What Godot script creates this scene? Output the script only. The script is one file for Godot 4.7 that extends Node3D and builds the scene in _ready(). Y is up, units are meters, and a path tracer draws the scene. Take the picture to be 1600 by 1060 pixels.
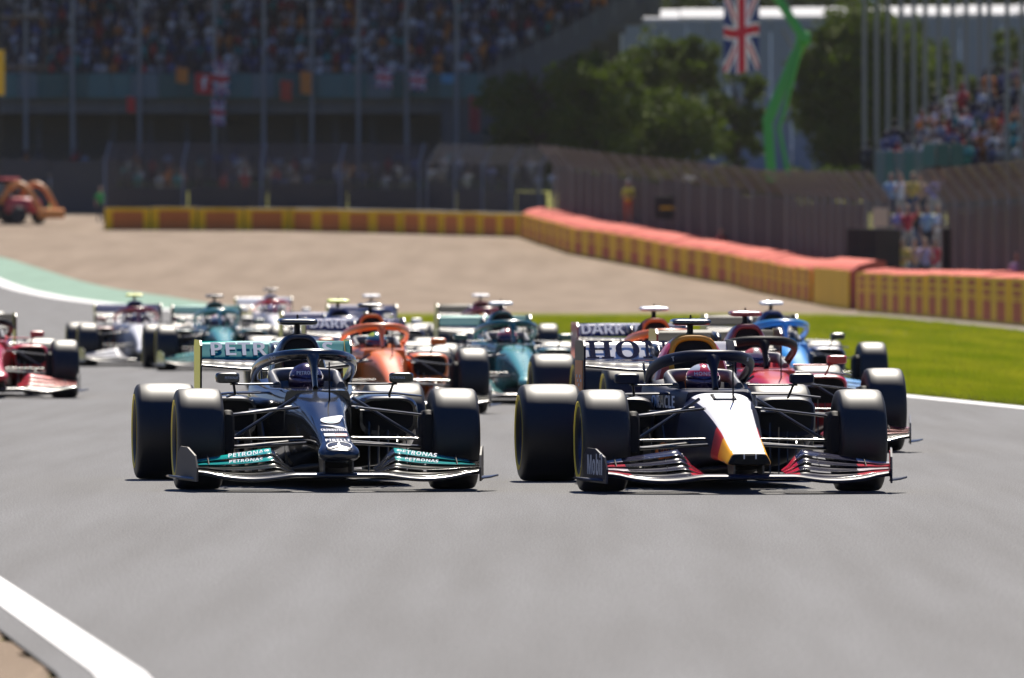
extends Node3D
# A racing start seen down the straight through a long lens. Camera at the origin looking along -z, y up, metres.
const F := 17500.0          # focal length in photograph pixels
const EYE := 1.42           # camera height over the track
var M := {}                 # materials
var G := {}                 # shared meshes
var taken := {}
var rng := RandomNumberGenerator.new()

func _ready() -> void:
	rng.seed = 20210718
	set_camera_and_light()
	make_materials()
	build_ground()
	build_barriers()
	build_fences()
	build_main_stand()
	build_side_stand()
	build_far_background()
	build_trackside()
	build_cars()

# ------------------------------------------------------------------ camera, sky, sun
func set_camera_and_light() -> void:
	var cam := Camera3D.new()
	cam.name = "camera"
	var lens := CameraAttributesPhysical.new()
	lens.frustum_focal_length = F * 24.0 / 1060.0
	lens.frustum_focus_distance = 75.0
	lens.frustum_near = 1.0
	lens.frustum_far = 6000.0
	lens.exposure_aperture = 7.0
	cam.attributes = lens
	add_child(cam)
	cam.position = Vector3(0, EYE, 0)
	cam.rotation.x = -atan(100.0 / F)
	cam.current = true
	var env := Environment.new()
	var sky_look := ProceduralSkyMaterial.new()
	sky_look.sky_top_color = Color(0.22, 0.40, 0.72)
	sky_look.sky_horizon_color = Color(0.66, 0.75, 0.86)
	sky_look.sky_curve = 0.12
	sky_look.ground_bottom_color = Color(0.30, 0.29, 0.27)
	sky_look.ground_horizon_color = Color(0.55, 0.58, 0.6)
	sky_look.sky_energy_multiplier = 0.68
	var sky := Sky.new()
	sky.sky_material = sky_look
	env.background_mode = Environment.BG_SKY
	env.sky = sky
	env.tonemap_mode = Environment.TONE_MAPPER_LINEAR
	env.tonemap_exposure = 1.8
	env.fog_enabled = true
	env.fog_density = 0.000032
	env.fog_light_color = Color(0.98, 0.97, 0.96)
	env.sdfgi_enabled = true
	env.ssao_enabled = true
	env.ssil_enabled = true
	var we := WorldEnvironment.new()
	we.name = "world"
	we.environment = env
	add_child(we)
	var sun := DirectionalLight3D.new()
	sun.name = "sun"
	sun.light_energy = 1.6
	sun.light_angular_distance = 0.53
	sun.light_color = Color(1.0, 0.965, 0.91)
	sun.shadow_enabled = true
	add_child(sun)
	sun.look_at_from_position(Vector3.ZERO, Vector3(-0.06, -0.80, 0.60), Vector3.UP)

# ------------------------------------------------------------------ small helpers
func at(px: float, py: float, d: float) -> Vector3:
	return Vector3((px - 800.0) * d / F, EYE + (430.0 - py) * d / F, -d)

func numbered(n: String) -> String:
	var k: int = taken.get(n, 0)
	taken[n] = k + 1
	return n if k == 0 else "%s_%03d" % [n, k]

func thing(called: String, label: String, category: String, where := Vector3.ZERO, turn := 0.0, group := "") -> Node3D:
	var o := Node3D.new()
	o.name = numbered(called)
	add_child(o)
	o.position = where
	o.rotation.y = turn
	tag(o, label, category, group)
	return o

func tag(o: Node3D, label: String, category: String, group := "") -> void:
	o.set_meta("label", label)
	o.set_meta("category", category)
	if group != "":
		o.set_meta("group", group)

func part(parent: Node3D, called: String, mesh: Mesh, m: Material, where := Vector3.ZERO) -> MeshInstance3D:
	var o := MeshInstance3D.new()
	o.name = called
	o.mesh = mesh
	if m != null:
		o.material_override = m
	parent.add_child(o, true)
	o.position = where
	return o

func holder(parent: Node3D, called: String, where := Vector3.ZERO) -> Node3D:
	var o := Node3D.new()
	o.name = called
	parent.add_child(o, true)
	o.position = where
	return o

func setting(called: String, mesh: Mesh, m: Material, label := "", kind := "structure") -> MeshInstance3D:
	var o := part(self, numbered(called), mesh, m)
	o.set_meta("kind", kind)
	if label != "":
		o.set_meta("label", label)
	return o

func mat(key: String, c: Color, rough := 0.6, metal := 0.0, coat := 0.0) -> StandardMaterial3D:
	if M.has(key):
		return M[key]
	var m := StandardMaterial3D.new()
	m.resource_name = key
	m.albedo_color = c.linear_to_srgb()
	m.roughness = rough
	m.metallic = metal
	m.cull_mode = BaseMaterial3D.CULL_DISABLED
	if coat > 0.0:
		m.clearcoat_enabled = true
		m.clearcoat = coat
		m.clearcoat_roughness = 0.06
	M[key] = m
	return m

func begin() -> SurfaceTool:
	var st := SurfaceTool.new()
	st.begin(Mesh.PRIMITIVE_TRIANGLES)
	return st

func done(st: SurfaceTool) -> ArrayMesh:
	st.generate_normals()
	return st.commit()

func tri(st: SurfaceTool, a: Vector3, b: Vector3, c: Vector3) -> void:
	st.add_vertex(a); st.add_vertex(b); st.add_vertex(c)

func quad(st: SurfaceTool, a: Vector3, b: Vector3, c: Vector3, d: Vector3) -> void:
	tri(st, a, b, c); tri(st, a, c, d)

# rows of points joined to a skin; closed: each row is a ring
func skin(st: SurfaceTool, rows: Array, closed := true, cap0 := true, cap1 := true, paint = null) -> void:
	var n: int = rows[0].size()
	st.set_smooth_group(0)
	for i in rows.size() - 1:
		for j in (n if closed else n - 1):
			var k := (j + 1) % n
			var a: Vector3 = rows[i][j]
			var b: Vector3 = rows[i][k]
			var c: Vector3 = rows[i + 1][k]
			var d: Vector3 = rows[i + 1][j]
			if paint != null:
				st.set_color(paint.call((a + b + c + d) * 0.25))
			quad(st, a, b, c, d)
	st.set_smooth_group(-1)
	for e in 2:
		if (e == 0 and cap0) or (e == 1 and cap1):
			var r: PackedVector3Array = rows[0 if e == 0 else rows.size() - 1]
			var mid := Vector3.ZERO
			for p in r:
				mid += p
			mid /= n
			if paint != null:
				st.set_color(paint.call(mid))
			for j in n:
				if e == 0: tri(st, r[(j + 1) % n], r[j], mid)
				else: tri(st, r[j], r[(j + 1) % n], mid)
	st.set_smooth_group(0)

func ring(cx: float, z: float, w: float, y0: float, y1: float, e: float, n := 28, flare := 0.0) -> PackedVector3Array:
	var r := PackedVector3Array()
	for j in n:
		var t := TAU * j / n
		var c := cos(t)
		var s := sin(t)
		var yy := signf(s) * pow(absf(s), 2.0 / e)
		r.append(Vector3(cx + w * signf(c) * pow(absf(c), 2.0 / e) * (1.0 + flare * (0.5 - 0.5 * yy)), (y0 + y1) * 0.5 + (y1 - y0) * 0.5 * yy, z))
	return r

# stations [z, half width, bottom, top, exponent], smoothed between
func body(st: SurfaceTool, stations: Array, cx := 0.0, fine := 3, paint = null, n := 28, flare := 0.0) -> void:
	var rows := []
	for i in stations.size() - 1:
		var p: Array = stations[maxi(i - 1, 0)]
		var a: Array = stations[i]
		var b: Array = stations[i + 1]
		var q: Array = stations[mini(i + 2, stations.size() - 1)]
		for f in fine:
			var t := float(f) / fine
			var v := []
			for k in a.size():
				v.append(lerpf(cubic_interpolate(a[k], b[k], p[k], q[k], t), lerpf(a[k], b[k], t), 0.5))
			rows.append(ring(cx + (v[5] if v.size() > 5 else 0.0), lerpf(a[0], b[0], t), v[1], v[2], v[3], v[4], n, flare))
	var l: Array = stations[-1]
	rows.append(ring(cx + (l[5] if l.size() > 5 else 0.0), l[0], l[1], l[2], l[3], l[4], n, flare))
	skin(st, rows, true, true, true, paint)

func tube(st: SurfaceTool, pts: Array, ra: Array, rb: Array, n := 10, caps := true) -> void:
	var rows := []
	for i in pts.size():
		var t: Vector3 = (pts[mini(i + 1, pts.size() - 1)] - pts[maxi(i - 1, 0)]).normalized()
		var ref := Vector3.UP if absf(t.y) < 0.9 else Vector3.BACK
		var side := t.cross(ref).normalized()
		var up := side.cross(t).normalized()
		var r := PackedVector3Array()
		var x: float = ra[mini(i, ra.size() - 1)]
		var y: float = rb[mini(i, rb.size() - 1)]
		for j in n:
			var a := TAU * j / n
			r.append(pts[i] + side * (cos(a) * x) + up * (sin(a) * y))
		rows.append(r)
	skin(st, rows, true, caps, caps)

func smooth(pts: Array, fine := 4) -> Array:
	var out := []
	for i in pts.size() - 1:
		for f in fine:
			out.append((pts[i] as Vector3).cubic_interpolate(pts[i + 1], pts[maxi(i - 1, 0)], pts[mini(i + 2, pts.size() - 1)], float(f) / fine))
	out.append(pts[-1])
	return out

# profile points (x along the axle, radius); axis along x
func lathe(st: SurfaceTool, profile: Array, n := 40, axis := "x", capped := true) -> void:
	var rows := []
	for p in profile:
		var r := PackedVector3Array()
		for j in n:
			var a := TAU * j / n
			if axis == "x": r.append(Vector3(p.x, p.y * cos(a), p.y * sin(a)))
			elif axis == "y": r.append(Vector3(p.y * cos(a), p.x, p.y * sin(a)))
			else: r.append(Vector3(p.y * cos(a), p.y * sin(a), p.x))
		rows.append(r)
	skin(st, rows, true, capped and profile[0].y > 0.001, capped and profile[-1].y > 0.001)

func box(st: SurfaceTool, c: Vector3, size: Vector3, ch := 0.0, turn := Basis()) -> void:
	var h := size * 0.5
	ch = minf(ch, minf(h.x, minf(h.y, h.z)) * 0.9)
	st.set_smooth_group(-1)
	var axes := [Vector3.RIGHT, Vector3.UP, Vector3.BACK]
	var g := func(v: Vector3) -> Vector3: return c + turn * v
	for k in 3:
		var u: Vector3 = axes[(k + 1) % 3]
		var w: Vector3 = axes[(k + 2) % 3]
		var nrm: Vector3 = axes[k]
		var hu: float = h[(k + 1) % 3] - ch
		var hw: float = h[(k + 2) % 3] - ch
		for s in [1.0, -1.0]:
			var o: Vector3 = nrm * h[k] * s
			var p := [g.call(o - u * hu - w * hw), g.call(o + u * hu - w * hw), g.call(o + u * hu + w * hw), g.call(o - u * hu + w * hw)]
			if s > 0: quad(st, p[3], p[2], p[1], p[0])
			else: quad(st, p[0], p[1], p[2], p[3])
		if ch > 0.0:  # the four edges along this axis
			for su in [1.0, -1.0]:
				for sw in [1.0, -1.0]:
					var a: Vector3 = u * su * h[(k + 1) % 3] + w * sw * hw
					var b: Vector3 = u * su * hu + w * sw * h[(k + 2) % 3]
					var e: Vector3 = nrm * (h[k] - ch)
					if su * sw > 0: quad(st, g.call(a - e), g.call(b - e), g.call(b + e), g.call(a + e))
					else: quad(st, g.call(a + e), g.call(b + e), g.call(b - e), g.call(a - e))
	if ch > 0.0:
		for sx in [1.0, -1.0]:
			for sy in [1.0, -1.0]:
				for sz in [1.0, -1.0]:
					var a := Vector3(sx * h.x, sy * (h.y - ch), sz * (h.z - ch))
					var b := Vector3(sx * (h.x - ch), sy * h.y, sz * (h.z - ch))
					var d := Vector3(sx * (h.x - ch), sy * (h.y - ch), sz * h.z)
					if sx * sy * sz > 0: tri(st, g.call(a), g.call(d), g.call(b))
					else: tri(st, g.call(a), g.call(b), g.call(d))
	st.set_smooth_group(0)

func box_mesh(c: Vector3, size: Vector3, ch := 0.0, turn := Basis()) -> ArrayMesh:
	var st := begin()
	box(st, c, size, ch, turn)
	return done(st)

# a flat outline (u, v) given thickness: origin + u * a + v * b, thick along n
func plate(st: SurfaceTool, outline: PackedVector2Array, o: Vector3, u: Vector3, v: Vector3, n: Vector3, thick: float) -> void:
	st.set_smooth_group(-1)
	var idx := Geometry2D.triangulate_polygon(outline)
	for s in [0.5, -0.5]:
		for k in range(0, idx.size(), 3):
			var p := []
			for m in 3:
				var q := outline[idx[k + m]]
				p.append(o + u * q.x + v * q.y + n * thick * s)
			if s > 0: tri(st, p[0], p[1], p[2])
			else: tri(st, p[2], p[1], p[0])
	for k in outline.size():
		var q := outline[k]
		var r := outline[(k + 1) % outline.size()]
		var a := o + u * q.x + v * q.y
		var b := o + u * r.x + v * r.y
		quad(st, a + n * thick * 0.5, a - n * thick * 0.5, b - n * thick * 0.5, b + n * thick * 0.5)
	st.set_smooth_group(0)

# wing element: stations [leading edge, trailing edge, thickness, camber]
func foil(st: SurfaceTool, stations: Array, paint = null) -> void:
	var rows := []
	for s in stations:
		var le: Vector3 = s[0]
		var te: Vector3 = s[1]
		var ch := te - le
		var nrm := Vector3(0, ch.z, -ch.y).normalized()
		if nrm.y < 0: nrm = -nrm
		var r := PackedVector3Array()
		for k in 8:
			var t := pow(k / 7.0, 1.6)
			r.append(le + ch * t + nrm * (s[2] * 1.7 * sqrt(t) * (1.0 - t) - s[3] * 4.0 * t * (1.0 - t)))
		for k in range(6, 0, -1):
			var t := pow(k / 7.0, 1.6)
			r.append(le + ch * t + nrm * (-s[2] * 0.9 * sqrt(t) * (1.0 - t) - s[3] * 4.0 * t * (1.0 - t)))
		rows.append(r)
	skin(st, rows, true, true, true, paint)

func ball(st: SurfaceTool, c: Vector3, r: Vector3, n := 20, lat0 := -90.0, lat1 := 90.0, lon0 := -180.0, lon1 := 180.0, paint = null) -> void:
	var rows := []
	var m := maxi(4, n / 2)
	for i in m + 1:
		var la := deg_to_rad(lerpf(lat0, lat1, float(i) / m))
		var row := PackedVector3Array()
		for j in n + 1:
			var lo := deg_to_rad(lerpf(lon0, lon1, float(j) / n))
			row.append(c + Vector3(r.x * cos(la) * sin(lo), r.y * sin(la), r.z * cos(la) * cos(lo)))
		rows.append(row)
	skin(st, rows, false, false, false, paint)

func words(parent: Node3D, text: String, height: float, m: Material, where: Vector3, turn: Basis, width := 0.0, serif := false, called := "lettering", slant := 0.0) -> void:
	var key := "text " + text + str(serif)
	if not G.has(key):
		var tm := TextMesh.new()
		var f := SystemFont.new()
		f.font_names = PackedStringArray(["Droid Serif" if serif else "Droid Sans"])
		f.font_weight = 700
		tm.font = f
		tm.text = text
		tm.font_size = 64
		tm.pixel_size = 1.0 / 64.0
		tm.depth = 0.02
		tm.curve_step = 2.0
		G[key] = tm
	var o := part(parent, called, G[key], m, where)
	var sz: Vector3 = G[key].get_aabb().size
	var sy: float = height / sz.y
	var sx: float = width / sz.x if width > 0.0 else sy
	o.basis = turn * Basis(Vector3(sx, 0, 0), Vector3(slant * sy, sy, 0), Vector3(0, 0, 0.1))

# ------------------------------------------------------------------ ground
const HT := [[-400, 0.0], [190, 0.0], [225, 0.08], [260, 0.22], [300, 0.31], [330, 0.36], [357, 0.5], [407, 0.98], [437, 1.75], [480, 2.75], [530, 3.45], [560, 4.6], [600, 6.6], [640, 7.0], [980, 10.8], [1500, 13.0], [4000, 16.0]]
func gy0(d: float) -> float:
	for i in HT.size() - 1:
		if d <= HT[i + 1][0]:
			return lerpf(HT[i][1], HT[i + 1][1], clampf((d - HT[i][0]) / (HT[i + 1][0] - HT[i][0]), 0, 1))
	return HT[-1][1]
func gy(d: float) -> float:
	var s := 0.0
	for k in 7:
		s += gy0(d + (k - 3) * 5.0)
	return s / 7.0

func along(path: Array, d: float) -> float:   # x of a line [[x, d], ...] at depth d
	for i in path.size() - 1:
		if d <= path[i + 1][1] or i == path.size() - 2:
			return lerpf(path[i][0], path[i + 1][0], (d - path[i][1]) / (path[i + 1][1] - path[i][1]))
	return path[-1][0]

const EDGE := [[19.0, -60.0], [5.55, 121.0], [-8.7, 324.0], [-14.8, 375.0], [-19.2, 420.0], [-29.0, 500.0], [-50.0, 640.0]]       # right edge of the track
const SIDE := [[4.8, -60.0], [-1.36, 39.4], [-2.48, 52.3], [-3.15, 60.0], [-8.1, 130.0], [-21.8, 324.0], [-30.0, 400.0], [-60.0, 640.0]]   # its other edge
const GREEN := [[-8.3, 318.0], [-8.0, 340.0], [-11.6, 378.0], [-20.4, 452.0], [-30.0, 520.0], [-48.0, 640.0]]                    # outer edge of the green run-off
const VERGE := [[13.5, 178.0], [11.9, 228.0], [9.0, 316.0], [8.4, 326.0]]                                                       # grass against the barrier's gravel

const WALL := [[10.35, 318.0], [9.55, 357.0], [8.1, 407.0], [5.0, 437.0], [2.4, 460.0], [1.0, 500.0], [1.0, 540.0]]                       # foot of the barriers

func strip(d0: float, d1: float, left: Callable, right: Callable, lift: float, step := 4.0) -> ArrayMesh:
	var rows := []
	var n := maxi(1, int(ceil((d1 - d0) / step)))
	for i in n + 1:
		var d := lerpf(d0, d1, float(i) / n)
		var r := PackedVector3Array()
		for k in 5:
			r.append(Vector3(lerpf(left.call(d), right.call(d), k / 4.0), gy(d) + lift, -d))
		rows.append(r)
	var st := begin()
	skin(st, rows, false, false, false)
	return done(st)

func build_ground() -> void:
	var rows := []
	for d in [-300.0, -60.0, 0.0, 60.0, 120.0, 160.0, 185.0, 200.0, 215.0, 230.0, 245.0, 260.0, 275.0, 290.0, 305.0, 320.0, 335.0, 350.0, 365.0, 380.0, 395.0, 410.0, 425.0, 440.0, 455.0, 470.0, 485.0, 500.0, 515.0, 530.0, 545.0, 560.0, 575.0, 590.0, 605.0, 620.0, 640.0, 700.0, 800.0, 980.0, 1200.0, 1500.0, 2500.0, 4000.0]:
		var r := PackedVector3Array()
		for x in [-1500.0, -400.0, -100.0, -40.0, 0.0, 40.0, 100.0, 400.0, 1500.0]:
			r.append(Vector3(x, gy(d) - 0.03, -d))
		rows.append(r)
	var st := begin()
	skin(st, rows, false, false, false)
	setting("ground", done(st), M.earth)
	setting("race_track", strip(-60, 640, func(d): return along(SIDE, d) - 0.22, func(d): return along(EDGE, d), 0.0), M.asphalt)
	setting("gravel_verge", strip(-60, 130, func(d): return along(SIDE, d) - 14.0, func(d): return along(SIDE, d) - 0.22 + 0.03 * sin(d * 3.1) + 0.02 * sin(d * 7.7), -0.012, 0.25), M.dirt)
	setting("painted_edge_line", strip(-60, 640, func(d): return along(SIDE, d) - 0.09, func(d): return along(SIDE, d) + 0.1, 0.004), M.line)
	setting("painted_track_line", strip(-60, 325, func(d): return along(EDGE, d) - 0.34, func(d): return along(EDGE, d) - 0.04, 0.004), M.line)
	setting("painted_track_line", strip(325, 640, func(d): return along(EDGE, d) - 0.75, func(d): return along(EDGE, d) - 0.05, 0.004), M.line)
	setting("grass_field", strip(-60, 178, func(d): return along(EDGE, d), func(d): return 60.0, 0.0), M.grass)
	setting("grass_field", strip(178, 318, func(d): return along(EDGE, d), func(d): return along(VERGE, d) + 0.12 * sin(d * 0.9), 0.0), M.grass)
	setting("barrier_gravel", strip(178, 318, func(d): return along(VERGE, d) + 0.12 * sin(d * 0.9), func(d): return 60.0, 0.0), M.stones)
	setting("run_off_strip", strip(318, 640, func(d): return along(EDGE, d), func(d): return along(GREEN, d), 0.0), M.green_paint)
	setting("gravel_trap", strip(533, 556, func(d): return along(GREEN, d), func(d): return -19.4, 0.0), M.gravel)
	setting("gravel_trap", strip(318, 533, func(d): return along(GREEN, d), func(d): return along(WALL, d) + 0.6, 0.0), M.gravel)
	# grass blades along the verge of the track
	var blade := begin()
	blade.set_smooth_group(-1)
	for k in 5:
		var a := k * 1.3
		var o := Vector3(cos(a * 2.0), 0, sin(a * 3.0)) * 0.03
		var w := Vector3(cos(a), 0, sin(a)) * 0.006
		tri(blade, o - w, o + w, o + Vector3(sin(a) * 0.02, 0.05 + 0.012 * (k % 3), cos(a) * 0.02))
	var mm := MultiMesh.new()
	mm.transform_format = MultiMesh.TRANSFORM_3D
	mm.use_colors = true
	mm.mesh = done(blade)
	mm.instance_count = 80000
	var patch := FastNoiseLite.new()
	patch.seed = 5
	patch.frequency = 0.22
	for i in mm.instance_count:
		var d := lerpf(118.0, 300.0, pow(rng.randf(), 1.5))
		var lo := along(EDGE, d) + 0.03
		var hi := minf(along(VERGE, d) if d > 178.0 else 20.0, 850.0 * d / F)
		var sc := rng.randf_range(0.6, 1.3)
		var gx := rng.randf_range(lo, maxf(hi, lo + 0.1))
		mm.set_instance_transform(i, Transform3D(Basis(Vector3.UP, rng.randf() * TAU).scaled(Vector3(sc * 1.6, sc, sc * 1.6)), Vector3(gx, gy(d), -d)))
		var dry := clampf(0.45 + 0.9 * patch.get_noise_2d(gx * 3.0, d * 0.16) + 0.12 * signf(sin(gx * 2.6 + d * 0.18)) + rng.randf_range(-0.15, 0.15), 0.0, 1.0)
		mm.set_instance_color(i, Color(0.235, 0.28, 0.016).lerp(Color(0.42, 0.38, 0.05), dry))
	var go := MultiMeshInstance3D.new()
	go.name = "grass"
	go.multimesh = mm
	go.material_override = M.blade
	add_child(go)
	go.set_meta("kind", "stuff")
	tag(go, "mown green grass blades covering the field beside the track", "grass")

# ------------------------------------------------------------------ materials
func speckle(freq: float, dark: Color, light: Color, size := 512, octaves := 4, mid := Color(-1, 0, 0)) -> NoiseTexture2D:
	var n := FastNoiseLite.new()
	n.seed = 7 + int(freq * 1000.0)
	n.frequency = freq
	n.fractal_octaves = octaves
	var t := NoiseTexture2D.new()
	t.width = size
	t.height = size
	t.seamless = true
	t.noise = n
	var g := Gradient.new()
	g.set_color(0, dark.linear_to_srgb())
	g.set_color(1, light.linear_to_srgb())
	if mid.r >= 0.0:
		g.add_point(0.5, mid.linear_to_srgb())
	t.color_ramp = g
	return t

func relief(m: StandardMaterial3D, freq: float, depth: float) -> void:
	m.heightmap_enabled = true
	m.heightmap_texture = speckle(freq, Color(0, 0, 0), Color(1, 1, 1))
	m.heightmap_scale = depth

func ground_mat(key: String, dark: Color, light: Color, freq: float, metres: float, rough := 0.95, coarse_dark := Color(0.8, 0.8, 0.8), coarse_light := Color(1, 1, 1)) -> StandardMaterial3D:
	var m := mat(key, Color(1, 1, 1), rough)
	m.metallic_specular = 0.3
	m.albedo_texture = speckle(freq, dark, light)
	m.uv1_triplanar = true
	m.uv1_world_triplanar = true
	m.uv1_scale = Vector3.ONE / metres
	m.detail_enabled = true
	m.detail_blend_mode = BaseMaterial3D.BLEND_MODE_MUL
	m.detail_albedo = speckle(0.008, coarse_dark, coarse_light, 512, 5)
	m.detail_uv_layer = BaseMaterial3D.DETAIL_UV_2
	m.uv2_triplanar = true
	m.uv2_world_triplanar = true
	m.uv2_scale = Vector3(0.11, 0.11, 0.035)
	return m

func make_materials() -> void:
	ground_mat("asphalt", Color(0.090, 0.0905, 0.0915), Color(0.236, 0.237, 0.239), 0.16, 1.0, 0.92, Color(0.80, 0.79, 0.775), Color(1.0, 1.0, 1.0))
	M.asphalt.uv1_scale = Vector3(1.0, 1.0, 0.07)
	M.asphalt.uv2_scale = Vector3(0.45, 0.45, 0.017)
	relief(M.asphalt, 0.2, 0.25)
	ground_mat("gravel", Color(0.178, 0.136, 0.099), Color(0.292, 0.230, 0.172), 0.12, 1.6, 1.0, Color(0.74, 0.72, 0.69))
	M.gravel.uv1_scale = Vector3(0.8, 0.8, 0.08)
	M.gravel.uv2_scale = Vector3(0.12, 0.12, 0.009)
	ground_mat("dirt", Color(0.20, 0.15, 0.105), Color(0.40, 0.31, 0.23), 0.09, 0.7, 1.0, Color(0.85, 0.83, 0.8))
	relief(M.dirt, 0.15, 1.2)
	ground_mat("stones", Color(0.14, 0.12, 0.10), Color(0.33, 0.29, 0.25), 0.12, 1.0, 1.0)
	ground_mat("grass", Color(0.12, 0.128, 0.013), Color(0.23, 0.215, 0.028), 0.06, 1.5, 1.0, Color(0.6, 0.66, 0.5))
	M.grass.uv2_scale = Vector3(0.16, 0.16, 0.012)
	ground_mat("earth", Color(0.11, 0.12, 0.016), Color(0.20, 0.195, 0.032), 0.05, 4.0, 1.0)
	ground_mat("green_paint", Color(0.16, 0.26, 0.20), Color(0.22, 0.33, 0.26), 0.05, 2.0, 0.9)
	ground_mat("line", Color(0.62, 0.62, 0.61), Color(0.80, 0.80, 0.79), 0.06, 0.8, 0.8, Color(0.9, 0.9, 0.9))
	var bl := mat("blade", Color(1, 1, 1), 0.8)
	bl.vertex_color_use_as_albedo = true
	bl.backlight_enabled = true
	bl.backlight = Color(0.85, 0.9, 0.4)
	# cars
	var ty := mat("tyre", Color(0.0135, 0.0135, 0.015), 0.5)
	ty.albedo_texture = speckle(0.03, Color(0.32, 0.32, 0.32), Color(1, 1, 1), 512, 5)
	ty.uv1_triplanar = true
	ty.uv1_scale = Vector3(9, 1.5, 1.5)
	ty.metallic_specular = 0.5
	mat("band", Color(0.55, 0.42, 0.02), 0.6)
	mat("rim", Color(0.03, 0.03, 0.035), 0.3, 0.8)
	mat("rim_blue", Color(0.02, 0.03, 0.07), 0.3, 0.6)
	mat("carbon", Color(0.011, 0.011, 0.012), 0.28, 0.0, 0.5)
	mat("dull_carbon", Color(0.012, 0.012, 0.013), 0.6)
	mat("flat_black", Color(0.003, 0.003, 0.003), 0.9)  # flat near-black, also painted where intake depths would lie in shade
	mat("mirror_glass", Color(0.75, 0.75, 0.76), 0.04, 1.0)
	mat("white_ink", Color(0.78, 0.78, 0.78), 0.8)
	mat("grey_ink", Color(0.45, 0.46, 0.48), 0.4)
	mat("navy_ink", Color(0.010, 0.014, 0.05), 0.95)
	mat("red_ink", Color(0.55, 0.02, 0.03), 0.45)
	mat("teal_ink", Color(0.05, 0.50, 0.46), 0.4)
	mat("orange_ink", Color(0.75, 0.19, 0.02), 0.5)
	mat("visor", Color(0.035, 0.018, 0.09), 0.06, 0.6, 1.0)
	mat("suit", Color(0.04, 0.04, 0.05), 0.9)
	mat("pad", Color(0.10, 0.105, 0.12), 0.4)
	var vc := mat("print", Color(1, 1, 1), 0.16, 0.0, 0.5)
	vc.vertex_color_use_as_albedo = true
	var vm := mat("matte_print", Color(1, 1, 1), 0.42)
	vm.vertex_color_use_as_albedo = true
	# trackside
	ground_mat("yellow_belt", Color(0.84, 0.50, 0.005), Color(0.93, 0.58, 0.008), 0.03, 2.0, 0.6, Color(0.86, 0.84, 0.8))
	ground_mat("red_belt", Color(0.56, 0.16, 0.03), Color(0.62, 0.20, 0.045), 0.03, 2.0, 0.65, Color(0.85, 0.82, 0.8))
	ground_mat("red_print", Color(0.52, 0.10, 0.03), Color(0.58, 0.13, 0.04), 0.05, 1.0, 0.65)
	ground_mat("red_cover", Color(0.50, 0.095, 0.07), Color(0.64, 0.17, 0.12), 0.05, 0.7, 0.8)
	mat("rubber", Color(0.02, 0.02, 0.02), 0.8)
	mat("steel", Color(0.20, 0.21, 0.22), 0.5, 0.7)
	mat("pale_steel", Color(0.22, 0.23, 0.25), 0.5, 0.4)
	mat("wire", Color(0.075, 0.066, 0.064), 0.7, 0.2)
	mat("dark_board", Color(0.018, 0.017, 0.018), 0.7)
	ground_mat("concrete", Color(0.12, 0.12, 0.118), Color(0.19, 0.19, 0.185), 0.03, 3.0, 0.95)
	mat("teal_panel", Color(0.055, 0.15, 0.15), 0.6)
	mat("teal_panel_dark", Color(0.03, 0.10, 0.095), 0.6)
	mat("grey_panel", Color(0.12, 0.17, 0.19), 0.6)
	mat("dark_structure", Color(0.095, 0.098, 0.10), 0.85)
	mat("warehouse_blue", Color(0.16, 0.20, 0.28), 0.5, 0.0)
	mat("warehouse_white", Color(0.34, 0.35, 0.37), 0.7)
	mat("lift_green", Color(0.03, 0.36, 0.045), 0.4, 0.0, 0.3)
	mat("bark", Color(0.06, 0.045, 0.03), 0.95)
	mat("van_white", Color(0.72, 0.72, 0.72), 0.35, 0.0, 0.5)
	mat("glass_dark", Color(0.012, 0.014, 0.017), 0.06, 0.0, 1.0)
	mat("sign_yellow", Color(0.75, 0.45, 0.01), 0.5)
	mat("vehicle_red", Color(0.42, 0.03, 0.04), 0.5, 0.0, 0.3)
	mat("vehicle_orange", Color(0.62, 0.22, 0.03), 0.5, 0.0, 0.3)
	var lf := mat("leaf", Color(0.056, 0.076, 0.013), 0.7)
	lf.backlight_enabled = true
	lf.backlight = Color(0.2, 0.25, 0.03)
	lf.metallic_specular = 0.15
	var pe := mat("people", Color(1, 1, 1), 0.85)
	pe.vertex_color_use_as_albedo = true

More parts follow.
